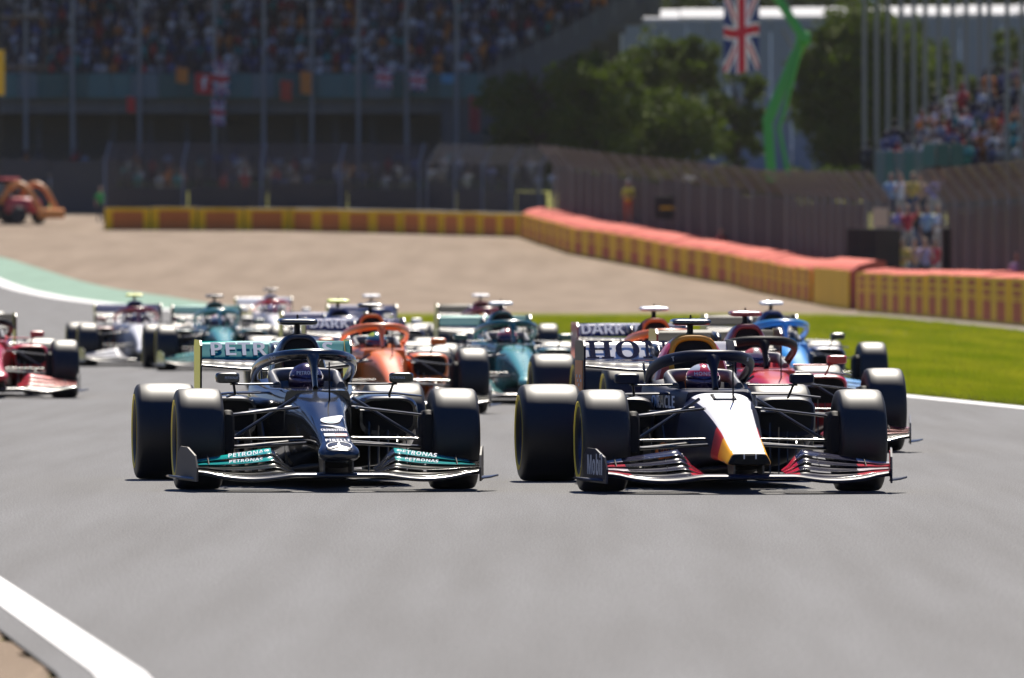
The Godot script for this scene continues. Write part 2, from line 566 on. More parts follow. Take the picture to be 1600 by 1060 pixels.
# ------------------------------------------------------------------ people: bones joined by a smooth minimum, meshed as surface nets
# bones: [a, b, radius a, radius b, colour index]
func figure(bones: Array, colors: Array, cell := 0.035) -> ArrayMesh:
	var lo := Vector3.INF
	var hi := -Vector3.INF
	for b in bones:
		var r := maxf(b[2], b[3]) + cell * 2.0
		lo = lo.min(b[0] - Vector3.ONE * r).min(b[1] - Vector3.ONE * r)
		hi = hi.max(b[0] + Vector3.ONE * r).max(b[1] + Vector3.ONE * r)
	var nx := int((hi.x - lo.x) / cell) + 2
	var ny := int((hi.y - lo.y) / cell) + 2
	var nz := int((hi.z - lo.z) / cell) + 2
	var field := PackedFloat32Array()
	field.resize(nx * ny * nz)
	field.fill(1.0)
	var reach := cell * 2.5
	for b in bones:
		var a: Vector3 = b[0]
		var ab: Vector3 = b[1] - b[0]
		var ll := maxf(ab.length_squared(), 1e-9)
		var r := maxf(b[2], b[3]) + reach
		var p0: Vector3 = ((a.min(b[1]) - Vector3.ONE * r - lo) / cell).floor()
		var p1: Vector3 = ((a.max(b[1]) + Vector3.ONE * r - lo) / cell).ceil()
		for z in range(maxi(int(p0.z), 0), mini(int(p1.z), nz - 1) + 1):
			for y in range(maxi(int(p0.y), 0), mini(int(p1.y), ny - 1) + 1):
				for x in range(maxi(int(p0.x), 0), mini(int(p1.x), nx - 1) + 1):
					var p := lo + Vector3(x, y, z) * cell
					var t := clampf((p - a).dot(ab) / ll, 0.0, 1.0)
					var d: float = (p - a - ab * t).length() - lerpf(b[2], b[3], t)
					var i := x + nx * (y + ny * z)
					var o := field[i]
					var h := maxf(0.03 - absf(o - d), 0.0) / 0.03
					field[i] = minf(o, d) - h * h * 0.0075
	var where := {}
	var pts := PackedVector3Array()
	var tint := PackedColorArray()
	for z in nz - 1:
		for y in ny - 1:
			for x in nx - 1:
				var base := x + nx * (y + ny * z)
				var v := []
				var inside := 0
				for c in 8:
					var f := field[base + (c & 1) + nx * (((c >> 1) & 1) + ny * (c >> 2))]
					v.append(f)
					if f < 0.0: inside += 1
				if inside == 0 or inside == 8:
					continue
				var s := Vector3.ZERO
				var k := 0
				for e in [[0, 1], [2, 3], [4, 5], [6, 7], [0, 2], [1, 3], [4, 6], [5, 7], [0, 4], [1, 5], [2, 6], [3, 7]]:
					var f0: float = v[e[0]]
					var f1: float = v[e[1]]
					if (f0 < 0.0) != (f1 < 0.0):
						var t := f0 / (f0 - f1)
						var q0 := Vector3(e[0] & 1, (e[0] >> 1) & 1, e[0] >> 2)
						var q1 := Vector3(e[1] & 1, (e[1] >> 1) & 1, e[1] >> 2)
						s += q0.lerp(q1, t)
						k += 1
				where[base] = pts.size()
				var p := lo + (Vector3(x, y, z) + s / k) * cell
				pts.append(p)
				var best := 1e9
				var ci := 0
				for b in bones:
					var ab: Vector3 = b[1] - b[0]
					var t := clampf((p - b[0]).dot(ab) / maxf(ab.length_squared(), 1e-9), 0.0, 1.0)
					var d: float = (p - b[0] - ab * t).length() - lerpf(b[2], b[3], t)
					if d < best:
						best = d
						ci = b[4]
				tint.append(colors[ci])
	var st := begin()
	var steps := [1, nx, nx * ny]
	for base in where:
		for ax in 3:
			var u: int = steps[(ax + 1) % 3]
			var w: int = steps[(ax + 2) % 3]
			var f0 := field[base]
			var f1 := field[base + steps[ax]]
			if (f0 < 0.0) == (f1 < 0.0) or not (where.has(base - u) and where.has(base - w) and where.has(base - u - w)):
				continue
			var q := [where[base], where[base - u], where[base - u - w], where[base - w]]
			if f0 < 0.0: q.reverse()
			for i in [0, 1, 2, 0, 2, 3]:
				st.set_color(tint[q[i]])
				st.add_vertex(pts[q[i]])
	return done(st)

# colour indices: 0 top, 1 trousers, 2 skin, 3 shoes, 4 hair
func standing(pose := 0) -> Array:
	var j := func(x: float, y: float, z: float) -> Vector3: return Vector3(x, y, z)
	var b := [
		[j.call(-0.09, 0.92, 0), j.call(0.09, 0.92, 0), 0.115, 0.115, 1], [j.call(0, 0.98, 0), j.call(0, 1.22, 0.01), 0.135, 0.145, 0], [j.call(-0.13, 1.36, 0), j.call(0.13, 1.36, 0), 0.085, 0.085, 0],
		[j.call(0, 1.22, 0), j.call(0, 1.36, 0), 0.15, 0.12, 0], [j.call(0, 1.42, 0), j.call(0, 1.52, 0.01), 0.055, 0.052, 2], [j.call(0, 1.58, 0.025), j.call(0, 1.65, 0.0), 0.075, 0.095, 2],
		[j.call(0, 1.59, 0.10), j.call(0, 1.61, 0.105), 0.018, 0.014, 2], [j.call(0, 1.70, -0.03), j.call(0, 1.64, -0.06), 0.085, 0.075, 4]]
	for s in [-1.0, 1.0]:
		b.append([j.call(s * 0.10, 0.88, 0), j.call(s * 0.11, 0.50, 0.02), 0.088, 0.062, 1])
		b.append([j.call(s * 0.11, 0.50, 0.02), j.call(s * 0.12, 0.10, -0.01), 0.06, 0.042, 1])
		b.append([j.call(s * 0.12, 0.05, -0.03), j.call(s * 0.13, 0.035, 0.15), 0.045, 0.038, 3])
		var elbow: Vector3 = j.call(s * 0.25, 1.12, -0.02)
		var hand: Vector3 = j.call(s * 0.25, 0.86, 0.06)
		if pose == 1:
			elbow = j.call(s * 0.26, 1.14, 0.12)
			hand = j.call(s * 0.08, 1.46, 0.26)
		elif pose == 2 and s > 0.0:
			elbow = j.call(0.30, 1.52, 0.05)
			hand = j.call(0.24, 1.80, 0.08)
		elif pose == 3:
			elbow = j.call(s * 0.24, 1.12, 0.06)
			hand = j.call(s * -0.04, 1.12, 0.2)
		b.append([j.call(s * 0.19, 1.36, 0), elbow, 0.06, 0.046, 0])
		b.append([elbow, hand, 0.044, 0.03, 2])
		b.append([hand, hand + (hand - elbow).normalized() * 0.1, 0.036, 0.028, 2])
	return b

func spectator(label: String, where: Vector3, turn: float, pose: int, top: Color, legs: Color, hair: Color, called := "person", group := "") -> Node3D:
	var key := "person%d" % pose + str(top) + str(legs) + str(hair)
	if not G.has(key):
		G[key] = figure(standing(pose), [top, legs, Color(0.42, 0.25, 0.17), Color(0.03, 0.03, 0.03), hair], 0.03)
	var o := thing(called, label, "person", where, turn, group)
	part(o, "body", G[key], M.people)
	return o

# ------------------------------------------------------------------ barriers and fences
func belt(o: Node3D, pts: Array, pitch: float, style: String, height: float, rise: float) -> void:
	# pts [x, depth]; boards laid end to end along them
	var runs := []
	var total := 0.0
	for i in pts.size() - 1:
		var a := Vector3(pts[i][0], 0, -pts[i][1])
		var b := Vector3(pts[i + 1][0], 0, -pts[i + 1][1])
		runs.append([a, b, total, a.distance_to(b)])
		total += a.distance_to(b)
	var n := maxi(1, int(round(total / pitch)))
	var spot := func(t: float) -> Vector3:
		for r in runs:
			if t <= r[2] + r[3] + 0.001:
				var p: Vector3 = r[0].lerp(r[1], clampf((t - r[2]) / r[3], 0, 1))
				return Vector3(p.x, gy(-p.z) - 0.05, p.z)
		var e: Vector3 = runs[-1][1]
		return Vector3(e.x, gy(-e.z) - 0.05, e.z)
	for k in n:
		var a: Vector3 = spot.call(total * k / n)
		var b: Vector3 = spot.call(total * (k + 1) / n)
		var u := (b - a).normalized()
		var out := u.cross(Vector3.UP).normalized() * -1.0
		if out.z < 0.0 and absf(out.z) > 0.3: out = -out
		if absf(out.z) <= 0.3 and out.x > 0.0: out = -out
		var len := a.distance_to(b) - 0.05
		var st := begin()
		var sag := rng.randf_range(-0.02, 0.02)
		var h := height + rng.randf_range(-0.02, 0.02)
		plate(st, PackedVector2Array([Vector2(0.02, 0), Vector2(len, 0), Vector2(len, h), Vector2(len * 0.5, h + sag), Vector2(0.02, h)]), a + out * (0.02 * (k % 2)), u, Vector3.UP, out, 0.04)
		var board := part(o, "board", done(st), M.yellow_belt)
		if style == "blocks":
			var pr := begin()
			plate(pr, PackedVector2Array([Vector2(len * 0.18, 0.06), Vector2(len * 0.86, 0.06), Vector2(len * 0.86, h - 0.16), Vector2(len * 0.18, h - 0.16)]), a + out * (0.02 * (k % 2) + 0.024), u, Vector3.UP, out, 0.004)
			part(board, "print", done(pr), M.red_belt)
		elif style == "marks":
			var pr := begin()
			for m in [[0.22, 0.10, 0.78, 0.52], [0.30, 0.56, 0.72, 0.60], [0.24, 0.64, 0.76, 0.74], [0.24, 0.80, 0.76, 0.92]]:
				plate(pr, PackedVector2Array([Vector2(len * m[0], h * m[1]), Vector2(len * m[2], h * m[1]), Vector2(len * m[2], h * m[3]), Vector2(len * m[0], h * m[3])]), a + out * (0.02 * (k % 2) + 0.024), u, Vector3.UP, out, 0.004)
			part(board, "print", done(pr), M.red_print)
		# the tyre wall behind the belt with its fabric cover
		var up := rise * rng.randf_range(0.72, 1.12)
		var rows := []
		for p in [[a, 0], [b, 1]]:
			var q: Vector3 = p[0] - out * 0.04
			rows.append(PackedVector3Array([q, q + Vector3.UP * (h - 0.03), q - out * 0.25 + Vector3.UP * (h + up * 0.55), q - out * 0.8 + Vector3.UP * (h + up), q - out * 1.05 + Vector3.UP * (h + up * 0.9), q - out * 1.1]))
		var cv := begin()
		skin(cv, rows, true, true, true)
		part(o, "tyre_wall_cover", done(cv), M.red_cover if rise > 0.05 else M.rubber)

func build_barriers() -> void:
	var far := thing("tyre_barrier", "long yellow barrier with orange red blocks behind the gravel trap", "barrier")
	belt(far, [[-19.3, 530], [-10.6, 528], [-4.8, 520], [0.35, 508]], 2.3, "blocks", 1.12, 0.02)
	var bend := thing("tyre_barrier", "yellow barrier with red top curving along the edge of the gravel trap", "barrier")
	belt(bend, [[0.4, 506], [1.2, 482], [2.4, 460], [5.0, 437], [8.1, 407], [9.55, 357]], 4.6, "marks", 1.15, 0.31)
	var cap := thing("barrier_end", "plain yellow end block closing the curved barrier", "barrier")
	belt(cap, [[9.6, 356], [10.02, 332.5]], 30.0, "plain", 1.2, 0.3)
	var near := thing("tyre_barrier", "yellow barrier with red printed marks behind the mown grass", "barrier")
	belt(near, [[10.05, 326], [10.4, 316], [12.9, 232]], 4.9, "marks", 1.18, 0.12)

func fence(o: Node3D, pts: Array, high: float, lean: float, step: float, gauge: float, post_step: float) -> void:
	var runs := []
	for i in pts.size() - 1:
		var a := Vector3(pts[i][0], gy(pts[i][1]), -pts[i][1])
		var b := Vector3(pts[i + 1][0], gy(pts[i + 1][1]), -pts[i + 1][1])
		var u := (b - a).normalized()
		var side := Vector3.UP.cross(u).normalized()
		if side.x > 0.0: side = -side
		runs.append([a, b, u, side])
	var wires := begin()
	wires.set_smooth_group(-1)
	for r in runs:
		var a: Vector3 = r[0]
		var b: Vector3 = r[1]
		var u: Vector3 = r[2]
		var len := a.distance_to(b)
		var top := Vector3.UP * high
		var tip: Vector3 = top + Vector3.UP * 0.9 + r[3] * lean
		var n := int(len / step)
		for k in n:
			var p := a + u * (k * step)
			var w := u * gauge * 0.5
			quad(wires, p - w, p + w, p + w + top, p - w + top)
			quad(wires, p - w + top, p + w + top, p + w + tip, p - w + tip)
		var m := int(high / step)
		for k in m:
			var y := Vector3.UP * (k * step)
			var w := Vector3.UP * gauge * 0.5
			quad(wires, a + y - w, b + y - w, b + y + w, a + y + w)
		for k in int(0.9 / step) + 1:
			var y := top.lerp(tip, minf(1.0, k * step / 0.9))
			var w := Vector3.UP * gauge * 0.5
			quad(wires, a + y - w, b + y - w, b + y + w, a + y + w)
	var mesh := part(o, "wire_mesh", done(wires), M.wire)
	mesh.set_meta("kind", "stuff")
	for r in runs:
		var a: Vector3 = r[0]
		var len := a.distance_to(r[1])
		for k in int(len / post_step) + 1:
			var p: Vector3 = a + r[2] * (k * post_step)
			var st := begin()
			tube(st, [p, p + Vector3.UP * high, p + Vector3.UP * (high + 0.9) + r[3] * lean], [0.055], [0.055], 8)
			part(o, "post", done(st), M.steel)

func screens(o: Node3D, pts: Array, high: float, step: float, m: Material) -> void:
	for i in pts.size() - 1:
		var a := Vector3(pts[i][0], 0, -pts[i][1])
		var b := Vector3(pts[i + 1][0], 0, -pts[i + 1][1])
		var n := maxi(1, int(round(a.distance_to(b) / step)))
		for k in n:
			var p := a.lerp(b, float(k) / n)
			var q := a.lerp(b, (k + 1.0) / n)
			p.y = gy(-p.z)
			q.y = gy(-q.z)
			var u := (q - p).normalized()
			var st := begin()
			var h := high + rng.randf_range(-0.15, 0.15)
			plate(st, PackedVector2Array([Vector2(0.06, 0), Vector2(p.distance_to(q) - 0.06, 0), Vector2(p.distance_to(q) - 0.06, h), Vector2(0.06, h)]), p, u, Vector3.UP, u.cross(Vector3.UP).normalized(), 0.02)
			part(o, "screen", done(st), m)

func build_fences() -> void:
	var f1 := thing("catch_fence", "brown grey wire catch fence with inward lean behind the curved barrier", "fence")
	fence(f1, [[1.9, 500], [2.6, 484], [4.2, 460], [6.9, 437], [10.0, 407], [11.3, 357], [11.75, 346]], 3.3, 0.7, 0.14, 0.05, 5.0)
	for k in 3:  # dark boards tied to its end
		var d := 352.0 - k * 3.4
		part(f1, "dark_screen", box_mesh(Vector3(10.9 + k * 0.35, gy(d) + 1.4, -d), Vector3(0.75, 2.0, 0.05), 0.01), M.dark_board)
	screens(f1, [[2.05, 498], [2.75, 483], [4.35, 460], [7.05, 437], [10.15, 407], [11.4, 359]], 3.15, 5.0, mat("brown_screen", Color(0.055, 0.05, 0.05), 0.9))
	var f2 := thing("catch_fence", "tall wire catch fence above the barrier with red printed marks", "fence")
	fence(f2, [[12.5, 325], [13.3, 300], [15.2, 240]], 3.2, 0.7, 0.14, 0.05, 5.0)
	screens(f2, [[12.65, 325], [13.45, 300], [15.35, 240]], 2.9, 5.0, M.brown_screen)
	for k in 2:
		var d := 322.0 - k * 5.0
		part(f2, "dark_screen", box_mesh(Vector3(12.8 + k * 0.5, gy(d) + 1.4, -d), Vector3(0.85, 2.0, 0.05), 0.01), M.dark_board)
	var f3 := thing("catch_fence", "grey wire catch fence standing behind the far red block barrier", "fence")
	screens(f3, [[-19.2, 534.0], [-4.0, 528.5], [1.6, 512.5]], 2.1, 4.0, mat("slate_screen", Color(0.05, 0.054, 0.062), 0.9))
	var f4 := thing("screen_fence", "slate screen fence standing behind the recovery tractor", "fence")
	screens(f4, [[-33.0, 557.0], [-19.6, 556.0]], 2.6, 3.4, M.slate_screen)
	fence(f3, [[-19.4, 533.6], [-4.0, 528], [1.6, 512]], 3.2, -0.6, 0.16, 0.05, 4.0)

# ------------------------------------------------------------------ stands and crowds
func crowd(called: String, label: String, spots: Array, parent: Node3D = null) -> void:
	if not G.has("crowd"):
		G["crowd"] = figure(standing(3), [Color(1, 1, 1), Color(0.28, 0.28, 0.32), Color(0.55, 0.36, 0.27), Color(0.1, 0.1, 0.1), Color(0.10, 0.07, 0.05)], 0.06)
		G["crowd_arm"] = figure(standing(2), [Color(1, 1, 1), Color(0.28, 0.28, 0.32), Color(0.55, 0.36, 0.27), Color(0.1, 0.1, 0.1), Color(0.10, 0.07, 0.05)], 0.06)
	var hues := [Color(0.75, 0.75, 0.75), Color(0.75, 0.75, 0.75), Color(0.45, 0.48, 0.60), Color(0.06, 0.08, 0.20), Color(0.05, 0.05, 0.06), Color(0.05, 0.05, 0.06), Color(0.55, 0.05, 0.05), Color(0.75, 0.25, 0.05), Color(0.30, 0.32, 0.36), Color(0.05, 0.30, 0.30), Color(0.55, 0.45, 0.40), Color(0.15, 0.18, 0.35)]
	for v in 2:
		var mine := []
		for i in spots.size():
			if (i % 4 == 0) == (v == 1): mine.append(spots[i])
		var mm := MultiMesh.new()
		mm.transform_format = MultiMesh.TRANSFORM_3D
		mm.use_colors = true
		mm.mesh = G["crowd_arm" if v == 1 else "crowd"]
		mm.instance_count = mine.size()
		for i in mine.size():
			var s := rng.randf_range(0.9, 1.08)
			mm.set_instance_transform(i, Transform3D(Basis(Vector3.UP, rng.randf_range(-0.7, 0.7)).scaled(Vector3.ONE * s), mine[i]))
			mm.set_instance_color(i, hues[rng.randi() % hues.size()] * rng.randf_range(0.35, 0.8))
		var o := MultiMeshInstance3D.new()
		o.name = numbered(called)
		o.multimesh = mm
		o.material_override = M.people
		add_child(o)
		o.set_meta("kind", "stuff")
		tag(o, label + (" with raised arms" if v == 1 else " with folded arms"), "crowd")

func build_main_stand() -> void:
	var o := thing("grandstand", "large shaded grandstand full of spectators behind the gravel trap", "grandstand")
	var spots := []
	var base := 606.0
	for i in 12:
		var d := base + i * 0.95
		var y := 11.35 + i * 0.5
		var x1 := (735.0 + i * 27.0 - 800.0) * d / F
		part(o, "terrace_step", box_mesh(Vector3((x1 - 46.0) * 0.5, y - 0.6, -d - 0.1), Vector3(x1 + 46.0, 1.2, 1.15), 0.02), M.concrete)
		var x := -27.5
		while x < x1 - 0.2:
			if rng.randf() < 0.93:
				spots.append(Vector3(x + rng.randf_range(-0.1, 0.1), y, -d + rng.randf_range(-0.1, 0.25)))
			x += 0.5
	# fascia boards in front of the first row
	var looks := ["teal_panel", "teal_panel_dark", "teal_panel", "grey_panel", "teal_panel_dark"]
	var x := -28.0
	var k := 0
	while x < -2.6:
		var w: float = [1.3, 1.05, 1.5, 1.2][k % 4]
		part(o, "fascia_board", box_mesh(Vector3(x + w * 0.5, 11.65, -base + 0.85), Vector3(w - 0.03, 1.35, 0.08), 0.015), M[looks[(k * 3) % 5]])
		x += w
		k += 1
	part(o, "undercroft_wall", box_mesh(Vector3(-24.5, 8.4, -base - 5.0), Vector3(44, 5.0, 0.3)), M.dark_structure)
	part(o, "back_wall", box_mesh(Vector3(-20.5, 17.0, -base - 14.0), Vector3(53, 24.0, 0.4)), M.dark_structure)
	part(o, "end_wall", box_mesh(Vector3(-46.2, 17.0, -base - 6.0), Vector3(0.4, 24.0, 15.0)), M.dark_structure)
	part(o, "roof", box_mesh(Vector3(-20.5, 27.2, -base - 5.0), Vector3(53, 0.5, 19.0)), M.dark_structure)
	for px in [40, 113, 218, 335, 412, 487, 560, 635, 713]:
		var p := at(px, 260, base - 1.2)
		var st := begin()
		tube(st, [Vector3(p.x, gy(base), p.z), Vector3(p.x, 27.0, p.z)], [0.11], [0.11], 10)
		part(o, "column", done(st), M.pale_steel)
	for px in range(60, 720, 58):
		var p := at(px, 0, base + 1.0)
		part(o, "undercroft_post", box_mesh(Vector3(p.x, 8.5, p.z), Vector3(0.25, 4.6, 0.25), 0.02), M.dark_structure)
	# the stair flank that closes the stand
	var st2 := begin()
	var poly := PackedVector2Array()
	for p in [[690, 152], [742, 120], [1000, -20], [985, 24], [890, 88], [825, 145], [770, 246], [690, 246]]:
		var q := at(p[0], p[1], base - 0.4)
		poly.append(Vector2(q.x, q.y))
	plate(st2, poly, Vector3(0, 0, -base + 0.4), Vector3.RIGHT, Vector3.UP, Vector3.BACK, 0.5)
	part(o, "stair_flank", done(st2), M.dark_structure)
	for i in 9:
		var a := at(750 + i * 30, 118 - i * 14.6, base - 1.1)
		part(o, "rail_post", box_mesh(a + Vector3(0, 0.2, 0), Vector3(0.06, 1.1, 0.06)), M.steel)
	crowd("stand_crowd", "packed rows of spectators in the shaded grandstand", spots)
	var low := []
	for i in 5:
		var d := 566.0 + i * 7.5
		var xx := -27.0
		while xx < 3.0 - i * 0.6:
			if rng.randf() < 0.42 + 0.1 * (i % 2):
				low.append(Vector3(xx + rng.randf_range(-0.2, 0.2), gy(d), -d + rng.randf_range(-1.5, 1.5)))
			xx += 0.62
	crowd("bank_crowd", "spectators standing on the dark bank below the grandstand", low)
	# flags on the fascia
	flag("red flag with white emblem hung on the grandstand fascia", 305, 115, 333, 147, base - 2.2, "red", "flag")
	flag("union flag hung on the teal fascia beside a column", 587, 104, 613, 138, base - 2.2, "union", "flag")
	flag("union flag hung on the fascia near the end of the stand", 640, 110, 666, 141, base - 2.2, "union", "flag")
	flag("long union flag banner drooping below the fascia beside the red flag", 332, 96, 358, 150, base - 2.3, "union", "flag")
	flag("lower union flag banner hanging under the fascia", 330, 156, 352, 196, base - 2.3, "union", "flag")
	flag("orange flag draped over the top of the fascia", 275, 106, 294, 130, base - 2.2, "orange", "flag")
	flag("tall orange flag hanging beside a teal fascia board", 469, 112, 487, 147, base - 2.2, "orange", "flag")
	flag("red and gold flag hanging below its orange neighbour", 438, 126, 456, 157, base - 2.2, "redgold", "flag")
	flag("small scarlet pennant hanging under the fascia", 198, 152, 211, 176, base - 2.2, "scarlet", "flag")
	flag("pale blue flag at the end of the fascia", 689, 116, 710, 130, base - 2.2, "blue", "flag")
	flag("dark red banner hanging from the stair flank", 733, 150, 750, 206, base - 2.4, "darkred", "flag")
	flag("large union flag hanging high in front of the trees", 1131, -14, 1187, 112, 455.0, "union_tall", "flag")

func union_image(w: int, h: int) -> Image:
	var im := Image.create(w, h, false, Image.FORMAT_RGB8)
	var blue := Color(0.02, 0.04, 0.17).linear_to_srgb()
	var red := Color(0.50, 0.02, 0.04).linear_to_srgb()
	var white := Color(0.72, 0.72, 0.74).linear_to_srgb()
	for y in h:
		for x in w:
			var u := (x + 0.5) / w * 2.0 - 1.0
			var v := (y + 0.5) / h - 0.5
			var c := blue
			var d1 := absf(u * 0.5 - v) * 0.894
			var d2 := absf(u * 0.5 + v) * 0.894
			if minf(d1, d2) < 0.1: c = white
			if minf(d1, d2) < 0.035: c = red
			if absf(u) < 0.17 or absf(v) < 0.17: c = white
			if absf(u) < 0.1 or absf(v) < 0.1: c = red
			im.set_pixel(x, y, c)
	return im

func flag(label: String, x0: float, y0: float, x1: float, y1: float, d: float, look: String, called: String) -> void:
	var a := at(x0, y0, d)
	var b := at(x1, y1, d)
	var o := thing(called, label, "flag", Vector3((a.x + b.x) * 0.5, a.y, -d))
	var w := b.x - a.x
	var h := a.y - b.y
	var st := begin()
	for i in 12:
		for j in 10:
			for c in [[0, 0], [1, 0], [1, 1], [0, 0], [1, 1], [0, 1]]:
				var u: float = (i + c[0]) / 12.0
				var v: float = (j + c[1]) / 10.0
				st.set_uv(Vector2(v, u) if look == "union_tall" else Vector2(u, v))
				st.add_vertex(Vector3((u - 0.5) * w * (1.0 - 0.06 * v * sin(u * 7.0)), -v * h + 0.03 * h * sin(u * 5.0 + h), 0.07 * w * sin(u * 9.0 + v * 3.0) + 0.04 * w * v * sin(u * 17.0)))
	if not M.has("cloth_" + look):
		var m := mat("cloth_" + look, Color(1, 1, 1), 0.85)
		m.backlight_enabled = true
		m.backlight = Color(0.35, 0.35, 0.35)
		match look:
			"union", "union_tall": m.albedo_texture = ImageTexture.create_from_image(union_image(256, 128))
			"red", "scarlet": m.albedo_color = Color(0.62, 0.03, 0.03).linear_to_srgb()
			"orange": m.albedo_color = Color(0.60, 0.20, 0.03).linear_to_srgb()
			"redgold": m.albedo_color = Color(0.48, 0.06, 0.03).linear_to_srgb()
			"blue": m.albedo_color = Color(0.08, 0.28, 0.45).linear_to_srgb()
			"darkred": m.albedo_color = Color(0.30, 0.02, 0.03).linear_to_srgb()
	part(o, "cloth", done(st), M["cloth_" + look])
	var bar := begin()
	tube(bar, [Vector3(-w * 0.55, 0.02, -0.03), Vector3(w * 0.55, 0.02, -0.03)], [0.025], [0.025], 6)
	part(o, "rod", done(bar), M.steel)
	if look == "red":
		words(o, "f", h * 0.62, M.white_ink, Vector3(0, -h * 0.5, 0.16 * w), Basis(), 0.0, false, "emblem")
	if look == "union_tall":
		for s in [-1.0, 1.0]:
			var rope := begin()
			tube(rope, [Vector3(s * w * 0.5, 0.02, -0.03), Vector3(s * w * 0.5, 2.2, -0.03)], [0.02], [0.02], 6)
			part(o, "rope", done(rope), M.steel)
		var beam := begin()
		tube(beam, [Vector3(-5, 2.2, -0.03), Vector3(5, 2.2, -0.03)], [0.05], [0.05], 6)
		part(o, "line", done(beam), M.steel)

func build_side_stand() -> void:
	var o := thing("grandstand", "open stand rising beyond the tall wire fence and its slender posts", "grandstand")
	var spots := []
	for i in 10:
		var d := 394.0 + i * 1.1
		var y := 4.5 + i * 0.32
		var x0: float = (1352.0 + i * 21.0 - 800.0) * d / F
		part(o, "terrace_step", box_mesh(Vector3((x0 + 26.0) * 0.5, y - 0.45, -d), Vector3(26.0 - x0, 0.9, 1.15), 0.02), M.concrete)
		var x := x0 + 0.2
		while x < 19.5:
			if rng.randf() < 0.92:
				spots.append(Vector3(x + rng.randf_range(-0.12, 0.12), y, -d + rng.randf_range(-0.2, 0.3)))
			x += 0.47
	crowd("side_crowd", "spectators packed on the open stand beyond the wire fence", spots)
	for k in 5:
		part(o, "front_board", box_mesh(at(1376 + k * 15, 266, 392.0) + Vector3(0, 0.0, 0), Vector3(0.32, 1.35, 0.06), 0.01), M.grey_panel if k % 2 == 0 else M.teal_panel)
	for k in 3:
		part(o, "rail_board", box_mesh(at(1452 + k * 22, 242, 391.0), Vector3(0.46, 0.8, 0.06), 0.01), M.teal_panel_dark if k % 3 else M.teal_panel)
	for px in [1351, 1370, 1388, 1408, 1428, 1446, 1467, 1489, 1510, 1531, 1546, 1574, 1597]:
		var d: float = lerpf(440.0, 388.0, (px - 1350.0) / 250.0)
		var p := at(px, 250, d)
		var st := begin()
		tube(st, [Vector3(p.x, gy(d), p.z), Vector3(p.x, 14.5, p.z)], [0.085], [0.085], 8)
		part(o, "mast", done(st), M.steel)
	# people standing on a small terrace in the gap between the two fences
	var t := thing("viewing_terrace", "low stepped viewing terrace between the two wire fences", "terrace")
	for r in 3:
		part(t, "step", box_mesh(Vector3(13.6, 0.35 + r * 0.55, -352.0 - r * 9.0), Vector3(3.2, 0.9 + r * 1.1, 8.8), 0.03), M.concrete)
	var tops := [["white", Color(0.7, 0.7, 0.7)], ["black", Color(0.03, 0.03, 0.035)], ["lilac", Color(0.34, 0.30, 0.52)], ["yellow", Color(0.62, 0.42, 0.10)], ["pale blue", Color(0.30, 0.42, 0.55)], ["red", Color(0.5, 0.05, 0.06)], ["tan", Color(0.42, 0.28, 0.18)]]
	var bottoms := [["dark trousers", Color(0.04, 0.045, 0.06)], ["pale shorts", Color(0.42, 0.40, 0.36)], ["blue jeans", Color(0.07, 0.11, 0.2)]]
	var acts := ["with arms hanging", "holding something to the face", "waving one arm", "with folded arms"]
	var rows := ["lowest", "middle", "top"]
	for r in 3:
		for c in 5:
			var n := r * 5 + c
			var tp: Array = tops[(n * 3 + r) % 7]
			var bt: Array = bottoms[(n + r) % 3]
			var act := (n * 2 + r + c) % 4
			var px := 1393.0 + c * 17.0 + (r % 2) * 6.0
			var d := 350.0 + r * 9.0
			spectator("person in %s top, %s, %s, %s terrace step" % [tp[0], bt[0], acts[act], rows[r]], Vector3((px - 800.0) * d / F + rng.randf_range(-0.12, 0.12), 0.8 + r * 1.1, -d - rng.randf_range(-2.5, 2.5)), -0.5 + 0.25 * (n % 4), act, tp[1], bt[1], Color(0.06, 0.045, 0.03) if n % 3 else Color(0.22, 0.14, 0.07), "person", "spectators on the viewing terrace")
	spectator("person in pink and white top beside the tall wire fence", Vector3(13.42, gy(297), -297.0), -0.4, 0, Color(0.55, 0.35, 0.45), Color(0.05, 0.05, 0.07), Color(0.02, 0.02, 0.02))

# ------------------------------------------------------------------ trees, warehouse, lift, vans
func crown(rx: float, ry: float, count: int, seed_: int, size: float) -> ArrayMesh:
	var r := RandomNumberGenerator.new()
	r.seed = seed_
	var st := begin()
	st.set_smooth_group(-1)
	var clumps := []
	for k in maxi(40, count / 70):
		var v := Vector3(r.randfn(), r.randfn(), r.randfn()).normalized() * pow(r.randf(), 0.45)
		clumps.append([Vector3(v.x * rx, v.y * ry, v.z * rx) * 0.86, r.randf_range(0.16, 0.34) * rx])
	for i in count:
		var c: Array = clumps[r.randi() % clumps.size()]
		var v := Vector3(r.randfn(), r.randfn() * 0.8, r.randfn())
		var p: Vector3 = c[0] + v.normalized() * c[1] * pow(r.randf(), 0.35)
		var a := Vector3(r.randfn(), r.randfn(), r.randfn()).normalized()
		var b := a.cross(Vector3(r.randfn(), r.randfn(), r.randfn())).normalized()
		var s := size * r.randf_range(0.6, 1.3)
		tri(st, p - a * s, p + b * s * 0.5, p + a * s)
		tri(st, p - a * s, p + a * s, p - b * s * 0.5)
	return done(st)

func cached_crown(k: int) -> ArrayMesh:
	var key := "shrub%d" % k
	if not G.has(key):
		G[key] = crown(1.35, 1.0, 3000, 70 + k, 0.14)
	return G[key]

